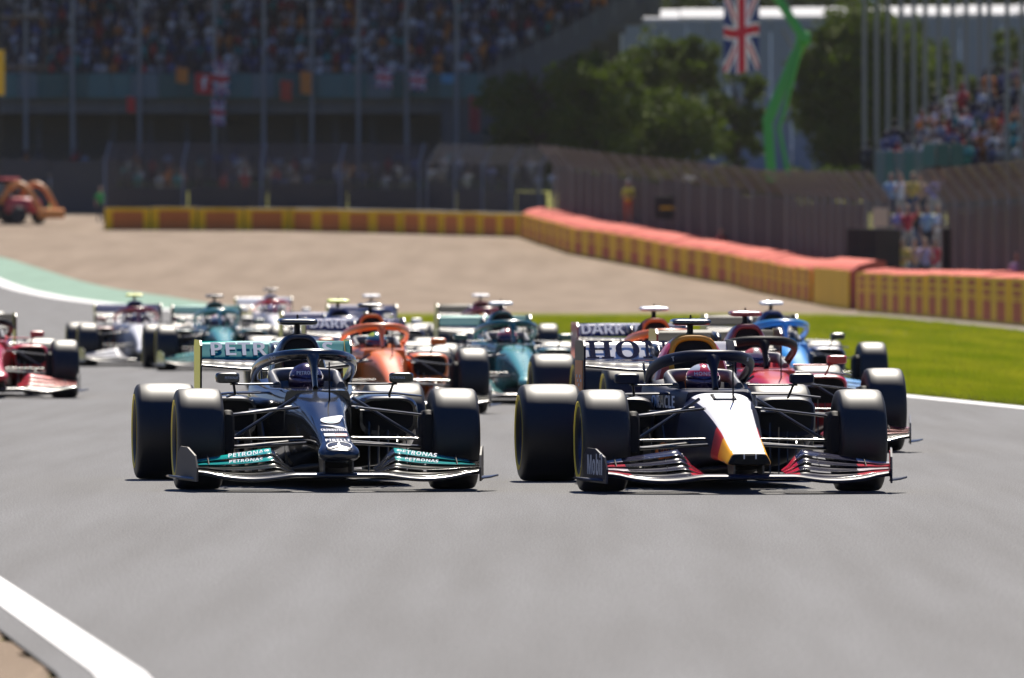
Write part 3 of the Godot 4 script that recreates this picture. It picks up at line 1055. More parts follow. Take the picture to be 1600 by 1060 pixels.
func tree(label: String, px: float, py: float, d: float, rx: float, ry: float, look: String, seed_: int, count := 5000) -> void:
	var c := at(px, py, d)
	var o := thing("broadleaf_tree", label, "tree", Vector3(c.x, gy(d), -d))
	var cy := c.y - gy(d)
	var st := begin()
	tube(st, [Vector3.ZERO, Vector3(0.1, cy * 0.5, 0), Vector3(0, cy, 0.1), Vector3(0.1, cy + ry * 0.6, 0)], [rx * 0.09, rx * 0.07, rx * 0.05, 0.03], [rx * 0.09, rx * 0.07, rx * 0.05, 0.03], 9)
	for k in 7:
		var a := k * 2.4
		var y := cy * 0.75 + k * ry * 0.12
		tube(st, [Vector3(0, y - 0.3, 0), Vector3(cos(a) * rx * 0.35, y + ry * 0.15, sin(a) * rx * 0.35), Vector3(cos(a) * rx * 0.7, y + ry * 0.35, sin(a) * rx * 0.7)], [rx * 0.04, rx * 0.025, 0.02], [rx * 0.04, rx * 0.025, 0.02], 6)
	part(o, "trunk", done(st), M.bark)
	part(o, "crown", crown(rx, ry, count, seed_, 0.17 + rx * 0.012), M[look], Vector3(0, cy, 0))

func build_far_background() -> void:
	tree("dark tree rising beside the stair flank of the grandstand", 835, 190, 596, 3.4, 3.6, "leaf", 1)
	tree("dark low tree between the grandstand flank and the shrubs", 930, 170, 592, 3.3, 3.6, "leaf", 2)
	tree("loose green tree in front of the blue warehouse wall", 1035, 120, 640, 3.0, 2.9, "leaf", 3, 3200)
	tree("shaded tree filling the space under the loose green tree", 1040, 215, 604, 3.6, 2.6, "leaf", 4)
	tree("pale yellow green tree beside the green boom lift", 1150, 185, 615, 2.0, 2.9, "leaf", 5, 2800)
	tree("bright yellow green tree crowding the warehouse wall beside the large flag", 1082, 98, 634, 1.9, 2.3, "leaf", 10, 3200)
	tree("tall very dark dense tree behind the masts", 1350, 150, 612, 4.3, 5.9, "leaf", 6, 26000)
	tree("dark tree with lighter tips overlapping the masts", 1430, 140, 655, 3.2, 4.6, "leaf", 7, 8000)
	tree("sunlit yellow green tree behind the open stand", 1500, 165, 660, 2.2, 3.0, "leaf", 8, 3200)
	tree("dark tree standing over the upper rows of the open stand", 1592, 130, 650, 2.0, 4.2, "leaf", 9, 4000)
	for k in 9:
		tree("distant tree showing above the warehouse roof", 1030 + k * 72, 0 - (k % 3) * 8, 960, 5.0, 3.2, "leaf", 20 + k, 3000)
	for n in get_children():
		if n.has_meta("label") and n.get_meta("label") == "distant tree showing above the warehouse roof":
			n.set_meta("group", "distant trees above the warehouse")
	for k in 12:
		var sd := 566.0 + (k % 2) * 4.0
		var sh := thing("shrub", "rounded green shrub growing in the row behind the catch fence", "shrub", Vector3(3.6 + k * 1.5, gy(sd), -sd), k * 0.8, "shrubs behind the catch fence")
		part(sh, "foliage", cached_crown(k % 3), M.leaf, Vector3(0, 0.9, 0))
		var stem := begin()
		tube(stem, [Vector3(0, -0.1, 0), Vector3(0.05, 0.9, 0.03)], [0.06, 0.03], [0.06, 0.03], 7)
		part(sh, "stem", done(stem), M.bark)
	# warehouse
	var w := thing("warehouse", "long blue grey clad warehouse with a white roof edge", "building")
	var x := -0.0
	var k := 0
	while x < 44.0:
		var top := 19.6 + x * 0.012
		part(w, "wall_panel", box_mesh(Vector3(8.0 + x + 0.75, 4.0 + top * 0.5, -800.0), Vector3(1.46, top - 8.0, 0.2), 0.03), M.warehouse_blue)
		x += 1.5
		k += 1
	for s in 11:
		part(w, "roof_edge", box_mesh(Vector3(8.0 + s * 4.0 + 2.0, 20.05 + s * 0.05, -801.2), Vector3(3.98, 0.15, 1.7), 0.04, Basis(Vector3.RIGHT, 0.42)), M.warehouse_white)
	part(w, "roof", box_mesh(Vector3(30.0, 20.3, -815.5), Vector3(44.0, 0.3, 27.0)), M.warehouse_white)
	part(w, "side_wall", box_mesh(Vector3(8.0, 13.5, -815.0), Vector3(0.2, 12.0, 29.0)), M.warehouse_blue)
	# boom lift
	var b := thing("boom_lift", "bright green folded boom lift arm standing behind the catch fence", "lift", Vector3(at(1212, 265, 470).x, gy(470), -470.0))
	var org := b.position
	var pt := func(px: float, py: float, dz := 0.0) -> Vector3: return at(px, py, 470.0) - org + Vector3(0, 0, dz)
	var st := begin()
	beam(st, pt.call(1206, 285), pt.call(1199, 182), 0.42)
	beam(st, pt.call(1199, 190), pt.call(1256, 58), 0.46)
	part(b, "lower_boom", done(st), M.lift_green)
	st = begin()
	beam(st, pt.call(1260, 66, 0.5), pt.call(1175, -62, 0.5), 0.38)
	part(b, "upper_boom", done(st), M.lift_green)
	st = begin()
	tube(st, [pt.call(1252, 72, 0.35), pt.call(1228, 165, 0.35), pt.call(1217, 200, 0.35), pt.call(1232, 275, 0.35)], [0.09], [0.09], 8)
	part(b, "stay_bar", done(st), M.lift_green)
	st = begin()
	tube(st, [pt.call(1222, 45, 0.5), pt.call(1240, 78, 0.5)], [0.06], [0.06], 8)
	part(b, "hydraulic_ram", done(st), M.steel)
	part(b, "elbow_joint", box_mesh(pt.call(1255, 60, 0.15), Vector3(0.6, 0.6, 0.5), 0.1), M.lift_green)
	part(b, "turntable", box_mesh(Vector3(0, 1.5, 0), Vector3(2.0, 1.0, 2.4), 0.15), M.lift_green)
	for s in [[-0.9, 1.0], [0.9, 1.0], [-0.9, -1.0], [0.9, -1.0]]:
		var wl := begin()
		lathe(wl, [Vector2(-0.16, 0.2), Vector2(-0.17, 0.42), Vector2(-0.1, 0.5), Vector2(0.1, 0.5), Vector2(0.17, 0.42), Vector2(0.16, 0.2)], 20)
		part(b, "wheel", done(wl), M.rubber, Vector3(s[0], 0.5, s[1]))
	part(b, "chassis", box_mesh(Vector3(0, 0.7, 0), Vector3(1.7, 0.4, 2.8), 0.08), M.dark_structure)
	# parked vans
	var v := make_van()
	var i := 0
	for p in [1022, 1084, 1126, 1163, 1204, 1256, 1302]:
		var o: Node3D = v if i == 0 else v.duplicate()
		if i > 0:
			o.name = numbered("parked_van")
			add_child(o)
		var d := 985.0 + (i % 3) * 6.0
		o.position = Vector3((p - 800.0) * d / F, gy(d) - 0.2, -d)
		o.rotation.y = 0.15 * (i % 3 - 1)
		i += 1

func beam(st: SurfaceTool, a: Vector3, b: Vector3, w: float) -> void:
	box(st, (a + b) * 0.5, Vector3(w, w * 0.8, a.distance_to(b)), 0.05, Basis.looking_at(b - a, Vector3.BACK))

func make_van() -> Node3D:
	var o := thing("parked_van", "white van parked in the row behind the catch fence", "van", Vector3.ZERO, 0.0, "white vans parked in a row")
	var st := begin()
	body(st, [[2.4, 0.78, 0.45, 0.95, 5.0], [2.3, 0.9, 0.35, 1.1, 6.0], [1.6, 0.95, 0.3, 1.25, 6.0], [1.1, 0.96, 0.3, 1.95, 6.0], [0.6, 0.97, 0.3, 2.15, 6.0], [-2.4, 0.97, 0.3, 2.15, 6.0]])
	part(o, "body", done(st), M.van_white)
	part(o, "windscreen", box_mesh(Vector3(0, 1.6, 1.42), Vector3(1.5, 0.62, 0.05), 0.02, Basis(Vector3.RIGHT, -0.6)), M.glass_dark)
	for s in [-1.0, 1.0]:
		part(o, "headlight", box_mesh(Vector3(s * 0.7, 0.85, 2.37), Vector3(0.25, 0.16, 0.08), 0.03), M.pale_steel)
		for z in [1.5, -1.6]:
			var wl := begin()
			lathe(wl, [Vector2(-0.1, 0.18), Vector2(-0.1, 0.3), Vector2(-0.05, 0.34), Vector2(0.05, 0.34), Vector2(0.1, 0.3), Vector2(0.1, 0.18)], 18)
			part(o, "wheel", done(wl), M.rubber, Vector3(s * 0.88, 0.34, z))
	return o

# ------------------------------------------------------------------ trackside things
func build_trackside() -> void:
	# black screen on a post with a lamp head
	var s := thing("trackside_screen", "black rectangular trackside board mounted on a post with pale lamp", "sign", Vector3(at(1046, 0, 442).x, gy(442), -442.0))
	var org := s.position
	part(s, "panel", box_mesh(at(1045, 324, 442) - org, Vector3(1.1, 0.92, 0.15), 0.03), M.dark_board)
	part(s, "stripe", box_mesh(at(1045, 325, 442) - org + Vector3(0, 0, 0.085), Vector3(0.7, 0.12, 0.02)), M.sign_yellow)
	var st := begin()
	var pole := at(1076, 290, 442) - org
	tube(st, [Vector3(pole.x, 0, -0.15), Vector3(pole.x, pole.y, -0.15)], [0.09], [0.09], 8)
	part(s, "post", done(st), M.dark_structure)
	part(s, "bracket", box_mesh(Vector3((pole.x) * 0.5, (at(1045, 324, 442) - org).y, -0.12), Vector3(pole.x + 0.3, 0.1, 0.08)), M.dark_structure)
	part(s, "lamp_head", box_mesh(at(1076, 279, 442) - org, Vector3(0.55, 0.24, 0.3), 0.08), M.van_white)
	# notice on the fence end
	var n := thing("notice_board", "cream notice board fixed at the end of the catch fence", "sign", at(1376, 340, 343.5))
	part(n, "board", box_mesh(Vector3.ZERO, Vector3(0.46, 0.58, 0.03), 0.005), mat("cream", Color(0.45, 0.41, 0.33), 0.7))
	part(n, "clip", box_mesh(Vector3(0, 0.2, -0.06), Vector3(0.3, 0.03, 0.1)), M.steel)
	# marshal on a platform
	var p := thing("marshal_platform", "steel marshal platform on legs behind the curved barrier", "platform", Vector3(at(982, 0, 453).x, gy(453), -453.0))
	part(p, "deck", box_mesh(Vector3(0, 1.32, 0), Vector3(1.4, 0.1, 1.2), 0.02), M.steel)
	for q in [[-0.6, -0.5], [0.6, -0.5], [-0.6, 0.5], [0.6, 0.5]]:
		part(p, "leg", box_mesh(Vector3(q[0], 0.64, q[1]), Vector3(0.08, 1.27, 0.08)), M.steel)
	spectator("person in orange overalls with yellow front standing on the steel platform", p.position + Vector3(0, 1.37, 0), -0.2, 3, Color(0.62, 0.55, 0.06), Color(0.5, 0.12, 0.05), Color(0.5, 0.48, 0.46))
	spectator("person in red overalls standing behind the curved barrier", Vector3(at(1127, 0, 425).x, gy(425), -425.0), 0.3, 0, Color(0.48, 0.06, 0.05), Color(0.40, 0.05, 0.05), Color(0.05, 0.04, 0.03))
	spectator("person in green tabard standing behind the far barrier end", Vector3(at(157, 0, 545).x, gy(545) - 0.05, -545.0), 0.1, 0, Color(0.05, 0.35, 0.08), Color(0.04, 0.05, 0.06), Color(0.05, 0.04, 0.03))
	spectator("person in green tabard waving behind the far red blocks", Vector3(at(265, 0, 545).x, gy(545) - 0.05, -545.0), -0.2, 2, Color(0.05, 0.35, 0.08), Color(0.04, 0.05, 0.06), Color(0.05, 0.04, 0.03))
	# gantry with yellow board
	var g := thing("signal_gantry", "black open steel gantry frame carrying a yellow board", "gantry", Vector3(at(-6, 0, 548).x, gy(548), -548.0))
	org = g.position
	for q in [[30, 28], [36, 107]]:
		part(g, "cross_bar", box_mesh(at(q[0], q[1], 548) - org, Vector3(2.5, 0.22, 0.2), 0.02), M.dark_board)
	part(g, "frame_post", box_mesh(at(70, 66, 548) - org, Vector3(0.16, 2.3, 0.16), 0.02), M.dark_board)
	part(g, "mast", box_mesh(Vector3(0, 6.5, 0), Vector3(0.3, 13.0, 0.3), 0.03), M.dark_board)
	part(g, "board", box_mesh(at(0, 114, 548) - org + Vector3(-0.15, 0, 0.3), Vector3(0.75, 2.2, 0.08), 0.02), M.sign_yellow)
	# recovery tractor
	var t := thing("recovery_tractor", "dark red recovery tractor with orange loader arms behind the gravel", "tractor", Vector3(at(20, 0, 541).x, gy(541), -541.0), 0.9)
	st = begin()
	body(st, [[1.5, 0.4, 0.55, 1.1, 4.0], [1.3, 0.5, 0.5, 1.25, 5.0], [-0.1, 0.52, 0.5, 1.3, 5.0]])
	part(t, "bonnet", done(st), M.vehicle_red)
	part(t, "cab", box_mesh(Vector3(0, 1.45, -0.75), Vector3(1.2, 1.35, 1.2), 0.12), M.glass_dark)
	part(t, "cab_roof", box_mesh(Vector3(0, 2.18, -0.75), Vector3(1.3, 0.12, 1.35), 0.05), M.vehicle_red)
	for s2 in [-1.0, 1.0]:
		st = begin()
		tube(st, smooth([Vector3(s2 * 0.62, 1.0, -0.3), Vector3(s2 * 0.62, 1.85, 0.5), Vector3(s2 * 0.62, 1.75, 1.4), Vector3(s2 * 0.62, 0.6, 2.3)], 4), [0.11], [0.14], 8)
		part(t, "loader_arm", done(st), M.vehicle_orange)
		for z in [1.0, -0.9]:
			var r := 0.42 if z > 0.0 else 0.68
			var wl := begin()
			lathe(wl, [Vector2(-0.16, r * 0.4), Vector2(-0.18, r * 0.85), Vector2(-0.1, r), Vector2(0.1, r), Vector2(0.18, r * 0.85), Vector2(0.16, r * 0.4)], 22)
			part(t, "wheel", done(wl), M.rubber, Vector3(s2 * 0.72, r, z))
	part(t, "loader_bucket", box_mesh(Vector3(0, 0.5, 2.45), Vector3(1.6, 0.5, 0.5), 0.1), M.vehicle_orange)

# ------------------------------------------------------------------ the racing cars: origin on the ground under the front axle, nose along +z
func cached(key: String, make: Callable) -> Mesh:
	if not G.has(key):
		var st := begin()
		make.call(st)
		G[key] = done(st)
	return G[key]

func tyre_profile(st: SurfaceTool, width: float) -> void:
	var h := width * 0.5
	lathe(st, [Vector2(-h * 0.86, 0.178), Vector2(-h * 0.98, 0.205), Vector2(-h * 1.035, 0.245), Vector2(-h * 1.03, 0.275), Vector2(-h * 1.0, 0.302), Vector2(-h * 0.945, 0.321), Vector2(-h * 0.85, 0.3305), Vector2(-h * 0.5, 0.335), Vector2(0, 0.336), Vector2(h * 0.5, 0.335), Vector2(h * 0.85, 0.3305), Vector2(h * 0.945, 0.321), Vector2(h * 1.0, 0.302), Vector2(h * 1.03, 0.275), Vector2(h * 1.035, 0.245), Vector2(h * 0.98, 0.205), Vector2(h * 0.86, 0.178)], 56, "x", false)

func rim_shape(st: SurfaceTool, width: float) -> void:
	var h := width * 0.5
	lathe(st, [Vector2(-h * 0.9, 0.17), Vector2(-h * 0.9, 0.182), Vector2(-h * 0.6, 0.165), Vector2(h * 0.6, 0.165), Vector2(h * 0.9, 0.182), Vector2(h * 0.92, 0.172), Vector2(h * 0.62, 0.155), Vector2(h * 0.45, 0.15)], 40, "x", false)
	lathe(st, [Vector2(h * 0.3, 0.16), Vector2(h * 0.3, 0.05), Vector2(h * 0.62, 0.045), Vector2(h * 0.72, 0.03), Vector2(h * 0.74, 0.0)], 24, "x", false)
	for k in 9:
		var a := TAU * k / 9.0
		box(st, Vector3(h * 0.48, cos(a) * 0.1, sin(a) * 0.1), Vector3(0.02, 0.13, 0.022), 0.005, Basis(Vector3.RIGHT, a))

func stripe_shape(st: SurfaceTool, width: float) -> void:
	var h := width * 0.5
	lathe(st, [Vector2(h * 1.01, 0.224), Vector2(h * 1.043, 0.245), Vector2(h * 1.047, 0.258), Vector2(h * 1.03, 0.258)], 48, "x", false)

func wheel(car: Node3D, x: float, z: float, width: float, rim: Material) -> void:
	var w := holder(car, "wheel", Vector3(x, 0.335, z))
	if x < 0.0: w.rotation.y = PI
	var k := str(width)
	part(w, "tyre", cached("tyre" + k, func(st): tyre_profile(st, width)), M.tyre)
	part(w, "rim", cached("rim" + k, func(st): rim_shape(st, width)), rim)
	part(w, "sidewall_stripe", cached("stripe" + k, func(st): stripe_shape(st, width)), M.band)
	part(w, "brake_drum", cached("drum" + k, func(st): lathe(st, [Vector2(-width * 0.62, 0.06), Vector2(-width * 0.62, 0.145), Vector2(-width * 0.55, 0.16), Vector2(width * 0.1, 0.16)], 28)), M.dull_carbon)

const NOSE_THUMB := [[1.10, 0.04, 0.23, 0.252, 2.0], [1.085, 0.10, 0.212, 0.272, 2.2], [1.04, 0.131, 0.2, 0.293, 2.5], [0.99, 0.136, 0.196, 0.309, 2.8], [0.93, 0.126, 0.2, 0.326, 3.0], [0.84, 0.112, 0.205, 0.35, 3.2], [0.5, 0.114, 0.22, 0.425, 3.6], [0.2, 0.13, 0.22, 0.495, 3.6], [-0.1, 0.155, 0.19, 0.57, 3.6], [-0.4, 0.195, 0.15, 0.622, 3.4], [-0.6, 0.225, 0.10, 0.645, 3.2]]
const NOSE_WIDE := [[1.035, 0.085, 0.195, 0.25, 4.0], [1.025, 0.105, 0.188, 0.262, 5.0], [0.98, 0.112, 0.186, 0.272, 6.0], [0.8, 0.119, 0.195, 0.318, 6.0], [0.5, 0.127, 0.21, 0.405, 6.0], [0.2, 0.145, 0.20, 0.487, 5.5], [-0.1, 0.168, 0.18, 0.56, 5.0], [-0.35, 0.205, 0.14, 0.612, 4.4], [-0.6, 0.24, 0.10, 0.64, 3.8]]

func nose_top(kind: String, z: float) -> float:
	var n: Array = NOSE_WIDE if kind == "wide" else NOSE_THUMB
	for i in n.size() - 1:
		if z <= n[i][0] and z >= n[i + 1][0]:
			return lerpf(n[i][3], n[i + 1][3], (n[i][0] - z) / (n[i][0] - n[i + 1][0]))
	return n[0][3]

func decal_turn(kind: String, z: float) -> Basis:
	var a := atan((nose_top(kind, z - 0.05) - nose_top(kind, z + 0.05)) / 0.1)
	return Basis(Vector3.RIGHT, -(PI * 0.5 - a))

func chassis_shape(st: SurfaceTool) -> void:
	var rows := []
	for s in [[-0.6, 0.225, 0.10, 0.643, 0.0], [-0.75, 0.245, 0.08, 0.652, 0.0], [-0.93, 0.27, 0.07, 0.66, 0.0], [-0.95, 0.272, 0.07, 0.662, 1.0], [-1.3, 0.315, 0.06, 0.668, 1.0], [-1.6, 0.335, 0.06, 0.69, 1.0], [-1.8, 0.345, 0.06, 0.715, 1.0], [-1.82, 0.346, 0.06, 0.72, 0.0], [-2.05, 0.35, 0.06, 0.71, 0.0]]:
		var w: float = s[1]
		var y0: float = s[2]
		var r: float = s[3]
		var iw := minf(0.205, w * 0.78)
		var inn: float = 0.3 if s[4] > 0.5 else r + 0.006
		var half := [Vector2(0, y0), Vector2(w * 0.75, y0), Vector2(w * 0.95, y0 + 0.06), Vector2(w, y0 + 0.2), Vector2(w * 1.0, r - 0.12), Vector2(w * 0.985, r - 0.05), Vector2(w * 0.94, r - 0.015), Vector2(iw + 0.03, r), Vector2(iw + 0.008, r - 0.003 if s[4] > 0.5 else r + 0.002), Vector2(iw, r - 0.03 if s[4] > 0.5 else r + 0.004), Vector2(iw * 0.9, inn), Vector2(iw * 0.4, inn)]
		var row := PackedVector3Array()
		for p in half: row.append(Vector3(p.x, p.y, s[0]))
		for i in range(half.size() - 1, 0, -1): row.append(Vector3(-half[i].x, half[i].y, s[0]))
		rows.append(row)
	skin(st, rows, true, true, true)

const HALO_PATH := [Vector3(-0.30, 0.67, -1.98), Vector3(-0.325, 0.745, -1.8), Vector3(-0.325, 0.80, -1.55), Vector3(-0.285, 0.845, -1.25), Vector3(-0.17, 0.878, -1.0), Vector3(0, 0.888, -0.93), Vector3(0.17, 0.878, -1.0), Vector3(0.285, 0.845, -1.25), Vector3(0.325, 0.80, -1.55), Vector3(0.325, 0.745, -1.8), Vector3(0.30, 0.67, -1.98)]

func front_base(u: float) -> float:   # height of the main plane's trailing edge across the half span
	return 0.118 - 0.028 * sin(clampf((u - 0.05) / 0.75, 0, 1) * PI) + 0.02 * smoothstep(0.7, 1.0, u)
func front_top(u: float) -> float:
	return lerpf(0.15, 0.285, smoothstep(0.0, 0.2, u)) - 0.085 * clampf((u - 0.18) / 0.72, 0.0, 1.0)

func flap_shape(st: SurfaceTool, side: float, k: int, paint = null) -> void:
	var stations := []
	for i in 17:
		var u := i / 16.0
		var x := 0.27 + (0.67 + 0.015 * k) * u
		var h0 := front_base(u)
		var gap := (front_top(u) - h0) / 4.0
		var te := h0 + gap * k
		var le := h0 + gap * (k - 1) + minf(0.011, gap * 0.32)
		var zt := 0.88 - 0.095 * k - 0.12 * u * u
		stations.append([Vector3(side * x, le, zt + 0.098), Vector3(side * x, te, zt), 0.009, 0.010])
	foil(st, stations, paint)

func mainplane_shape(st: SurfaceTool) -> void:
	var stations := []
	for i in 41:
		var x := -0.93 + 1.86 * i / 40.0
		var u := clampf((absf(x) - 0.27) / 0.70, 0.0, 1.0)
		var y := front_base(u) if absf(x) > 0.27 else 0.118
		stations.append([Vector3(x, y - 0.012, 1.10 - 0.16 * u * u), Vector3(x, y + 0.004, 0.87 - 0.12 * u * u), 0.034, 0.004])
	foil(st, stations)

func driver(car: Node3D, label: String, crown_c: Color, lower_c: Color, band_c: Color, word := "") -> void:
	var d := thing("person", label, "person", car.position, car.rotation.y, "drivers seated in the racing cars")
	if not G.has("driver"):
		var b := [[Vector3(-0.08, 0.24, -1.72), Vector3(0.08, 0.24, -1.72), 0.11, 0.11, 0], [Vector3(0, 0.26, -1.70), Vector3(0, 0.46, -1.62), 0.12, 0.14, 0], [Vector3(-0.12, 0.535, -1.6), Vector3(0.12, 0.535, -1.6), 0.07, 0.07, 0], [Vector3(0, 0.53, -1.59), Vector3(0, 0.66, -1.53), 0.06, 0.06, 0], [Vector3(0, 0.69, -1.5), Vector3(0, 0.73, -1.5), 0.08, 0.085, 1]]
		for s in [-1.0, 1.0]:
			b.append([Vector3(s * 0.15, 0.535, -1.59), Vector3(s * 0.17, 0.43, -1.36), 0.055, 0.043, 0])
			b.append([Vector3(s * 0.17, 0.43, -1.36), Vector3(s * 0.13, 0.53, -1.14), 0.042, 0.032, 0])
			b.append([Vector3(s * 0.13, 0.53, -1.13), Vector3(s * 0.12, 0.56, -1.06), 0.036, 0.03, 0])
			b.append([Vector3(s * 0.09, 0.25, -1.66), Vector3(s * 0.09, 0.42, -1.15), 0.08, 0.06, 0])
		G["driver"] = figure(b, [Color(0.03, 0.03, 0.04), Color(0.4, 0.25, 0.18)], 0.03)
	part(d, "body", G["driver"], M.people)
	var c := Vector3(0, 0.70, -1.50)
	var paint := func(p: Vector3) -> Color:
		var q := p - c
		if q.y > 0.075: return crown_c if absf(q.x) > 0.025 else band_c
		if q.y > 0.045: return band_c
		if q.y > -0.06: return lower_c if absf(q.x) > 0.09 or q.z < 0.0 else crown_c
		return lower_c
	var st := begin()
	ball(st, c, Vector3(0.122, 0.128, 0.148), 36, -90, 90, -180, 180, paint)
	ball(st, c + Vector3(0, -0.075, 0.055), Vector3(0.098, 0.07, 0.105), 24, -90, 90, -180, 180, func(_p): return lower_c)
	var helmet := part(d, "helmet", done(st), M.print)
	part(helmet, "visor", cached("visor", func(s): ball(s, c + Vector3(0, 0, 0.002), Vector3(0.1245, 0.1305, 0.1505), 24, -22, 20, -72, 72)), M.visor)
	if word != "":
		words(helmet, word, 0.026, M.white_ink, c + Vector3(0, 0.06, 0.139), Basis(Vector3.RIGHT, -0.42), 0.15)
	part(d, "steering_wheel", cached("steering", func(s): box(s, Vector3(0, 0.555, -1.04), Vector3(0.27, 0.13, 0.03), 0.012)), M.dull_carbon)

func make_car(called_label: String, where: Vector2, yaw: float, L: Dictionary) -> Node3D:
	# where = (x, depth) of the front axle
	var car := thing("racing_car", called_label, "racing car", Vector3(where.x, gy(where.y), -where.y), deg_to_rad(yaw), "single seater racing cars at the start")
	var kind: String = L.get("nose_kind", "thumb")
	var body_m: Material = L.body
	# nose and tub
	if L.has("nose_paint"):
		var st := begin()
		body(st, NOSE_WIDE if kind == "wide" else NOSE_THUMB, 0.0, 8, L.nose_paint, 48, 0.36)
		part(car, "nose", done(st), M.matte_print)
	else:
		part(car, "nose", cached("nose" + kind, func(s): body(s, NOSE_WIDE if kind == "wide" else NOSE_THUMB, 0.0, 4)), L.nose)
	part(car, "chassis", cached("chassis", chassis_shape), L.get("tub", body_m))
	part(car, "cockpit_surround", cached("surround", func(s): tube(s, smooth([Vector3(-0.215, 0.66, -1.25), Vector3(-0.215, 0.70, -1.5), Vector3(-0.2, 0.74, -1.68), Vector3(0, 0.75, -1.76), Vector3(0.2, 0.74, -1.68), Vector3(0.215, 0.70, -1.5), Vector3(0.215, 0.66, -1.25)], 4), [0.03], [0.045], 10)), L.get("pad", M.pad))
	part(car, "engine_cover", cached("cover", func(s): body(s, [[-2.0, 0.35, 0.08, 0.70, 3.0], [-2.4, 0.36, 0.08, 0.63, 3.0], [-3.0, 0.28, 0.09, 0.55, 2.8], [-3.6, 0.17, 0.12, 0.42, 2.6], [-4.05, 0.10, 0.16, 0.33, 2.4]])), L.cover)
	part(car, "roll_hoop", cached("hoop", func(s): body(s, [[-2.0, 0.124, 0.60, 1.006, 2.9], [-2.05, 0.136, 0.56, 1.02, 2.9], [-2.35, 0.138, 0.5, 1.01, 2.8], [-2.8, 0.10, 0.45, 0.93, 2.6], [-3.4, 0.055, 0.4, 0.80, 2.4], [-4.0, 0.02, 0.35, 0.62, 2.2]], 0.0, 3, null, 28, 0.75)), L.get("hoop", L.cover))
	part(car, "intake_lip", cached("lip", func(s):
		var rows := []
		for q in [[-2.08, 0.113, 0.70, 0.985], [-1.985, 0.108, 0.72, 0.978], [-1.97, 0.116, 0.705, 0.99], [-1.975, 0.132, 0.675, 1.012], [-2.06, 0.14, 0.65, 1.022]]:
			rows.append(ring(0, q[0], q[1], q[2], q[3], 2.9, 36))
		skin(s, rows, true, false, false)), L.get("lip", L.cover))
	part(car, "air_intake_shade", cached("intake", func(s): skin(s, [ring(0, -1.992, 0.112, 0.71, 0.985, 2.9, 32), ring(0, -1.995, 0.112, 0.71, 0.985, 2.9, 32)])), M.flat_black)  # black disc over a closed face paints the shade inside the intake
	part(car, "engine_fin", cached("fin", func(s): plate(s, PackedVector2Array([Vector2(-2.5, 0.94), Vector2(-3.2, 0.93), Vector2(-3.95, 0.84), Vector2(-4.0, 0.55), Vector2(-3.3, 0.7)]), Vector3.ZERO, Vector3.BACK, Vector3.UP, Vector3.RIGHT, 0.012)), L.cover)
	if L.has("hoop_wide"):
		for q in ["roll_hoop", "intake_lip", "air_intake_shade"]:
			(car.get_node(q) as Node3D).scale.x = L.hoop_wide
	# halo
	part(car, "halo", cached("halo", func(s):
		var p := smooth(HALO_PATH, 5)
		var ra := []
		var rb := []
		for q in p:
			var c: float = 1.0 - smoothstep(0.0, 0.3, absf(q.x))
			ra.append(lerpf(0.026, 0.046, c))
			rb.append(lerpf(0.040, 0.036, c))
		tube(s, p, ra, rb, 12)
		tube(s, [Vector3(0, 0.885, -0.935), Vector3(0, 0.855, -0.905), Vector3(0, 0.80, -0.875), Vector3(0, 0.72, -0.835), Vector3(0, 0.65, -0.79)], [0.085, 0.045, 0.025, 0.018, 0.02], [0.035, 0.05, 0.05, 0.05, 0.06], 12)), L.halo)
	# camera bar over the intake
	var pod := holder(car, "camera_pod")
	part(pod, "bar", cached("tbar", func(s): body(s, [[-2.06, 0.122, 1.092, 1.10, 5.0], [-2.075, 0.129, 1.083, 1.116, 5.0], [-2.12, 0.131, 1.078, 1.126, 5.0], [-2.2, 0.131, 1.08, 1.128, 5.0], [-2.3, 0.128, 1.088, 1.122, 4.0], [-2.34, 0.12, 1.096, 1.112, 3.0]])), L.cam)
	part(pod, "stem", cached("tstem", func(s): tube(s, [Vector3(0, 1.0, -2.2), Vector3(0, 1.03, -2.19), Vector3(0, 1.085, -2.19)], [0.03, 0.02, 0.02], [0.09, 0.07, 0.06], 10)), M.dull_carbon)
	part(pod, "sensor", cached("tsens", func(s): tube(s, [Vector3(0, 1.12, -2.16), Vector3(0, 1.15, -2.16)], [0.008, 0.006], [0.008, 0.006], 6)), M.dull_carbon)
	# mirrors
	for s in [-1.0, 1.0]:
		var mr := holder(car, "mirror")
		part(mr, "housing", cached("mirror%d" % int(s), func(st):
			body(st, [[-0.80, 0.072, 0.704, 0.76, 5.0], [-0.82, 0.080, 0.696, 0.768, 5.0], [-0.9, 0.078, 0.698, 0.766, 5.0], [-0.93, 0.07, 0.705, 0.76, 4.0]], s * 0.585)), L.mirror)
		part(mr, "stalk", cached("stalk%d" % int(s), func(st): tube(st, [Vector3(s * 0.24, 0.69, -0.95), Vector3(s * 0.46, 0.688, -0.9), Vector3(s * 0.56, 0.69, -0.88)], [0.03, 0.024, 0.02], [0.008, 0.007, 0.007], 8)), L.get("stalk", M.carbon))
		part(mr, "lower_stay", cached("stay%d" % int(s), func(st): tube(st, [Vector3(s * 0.54, 0.70, -0.9), Vector3(s * 0.52, 0.62, -1.0), Vector3(s * 0.55, 0.6, -1.3)], [0.009], [0.008], 8)), L.get("stalk", M.carbon))
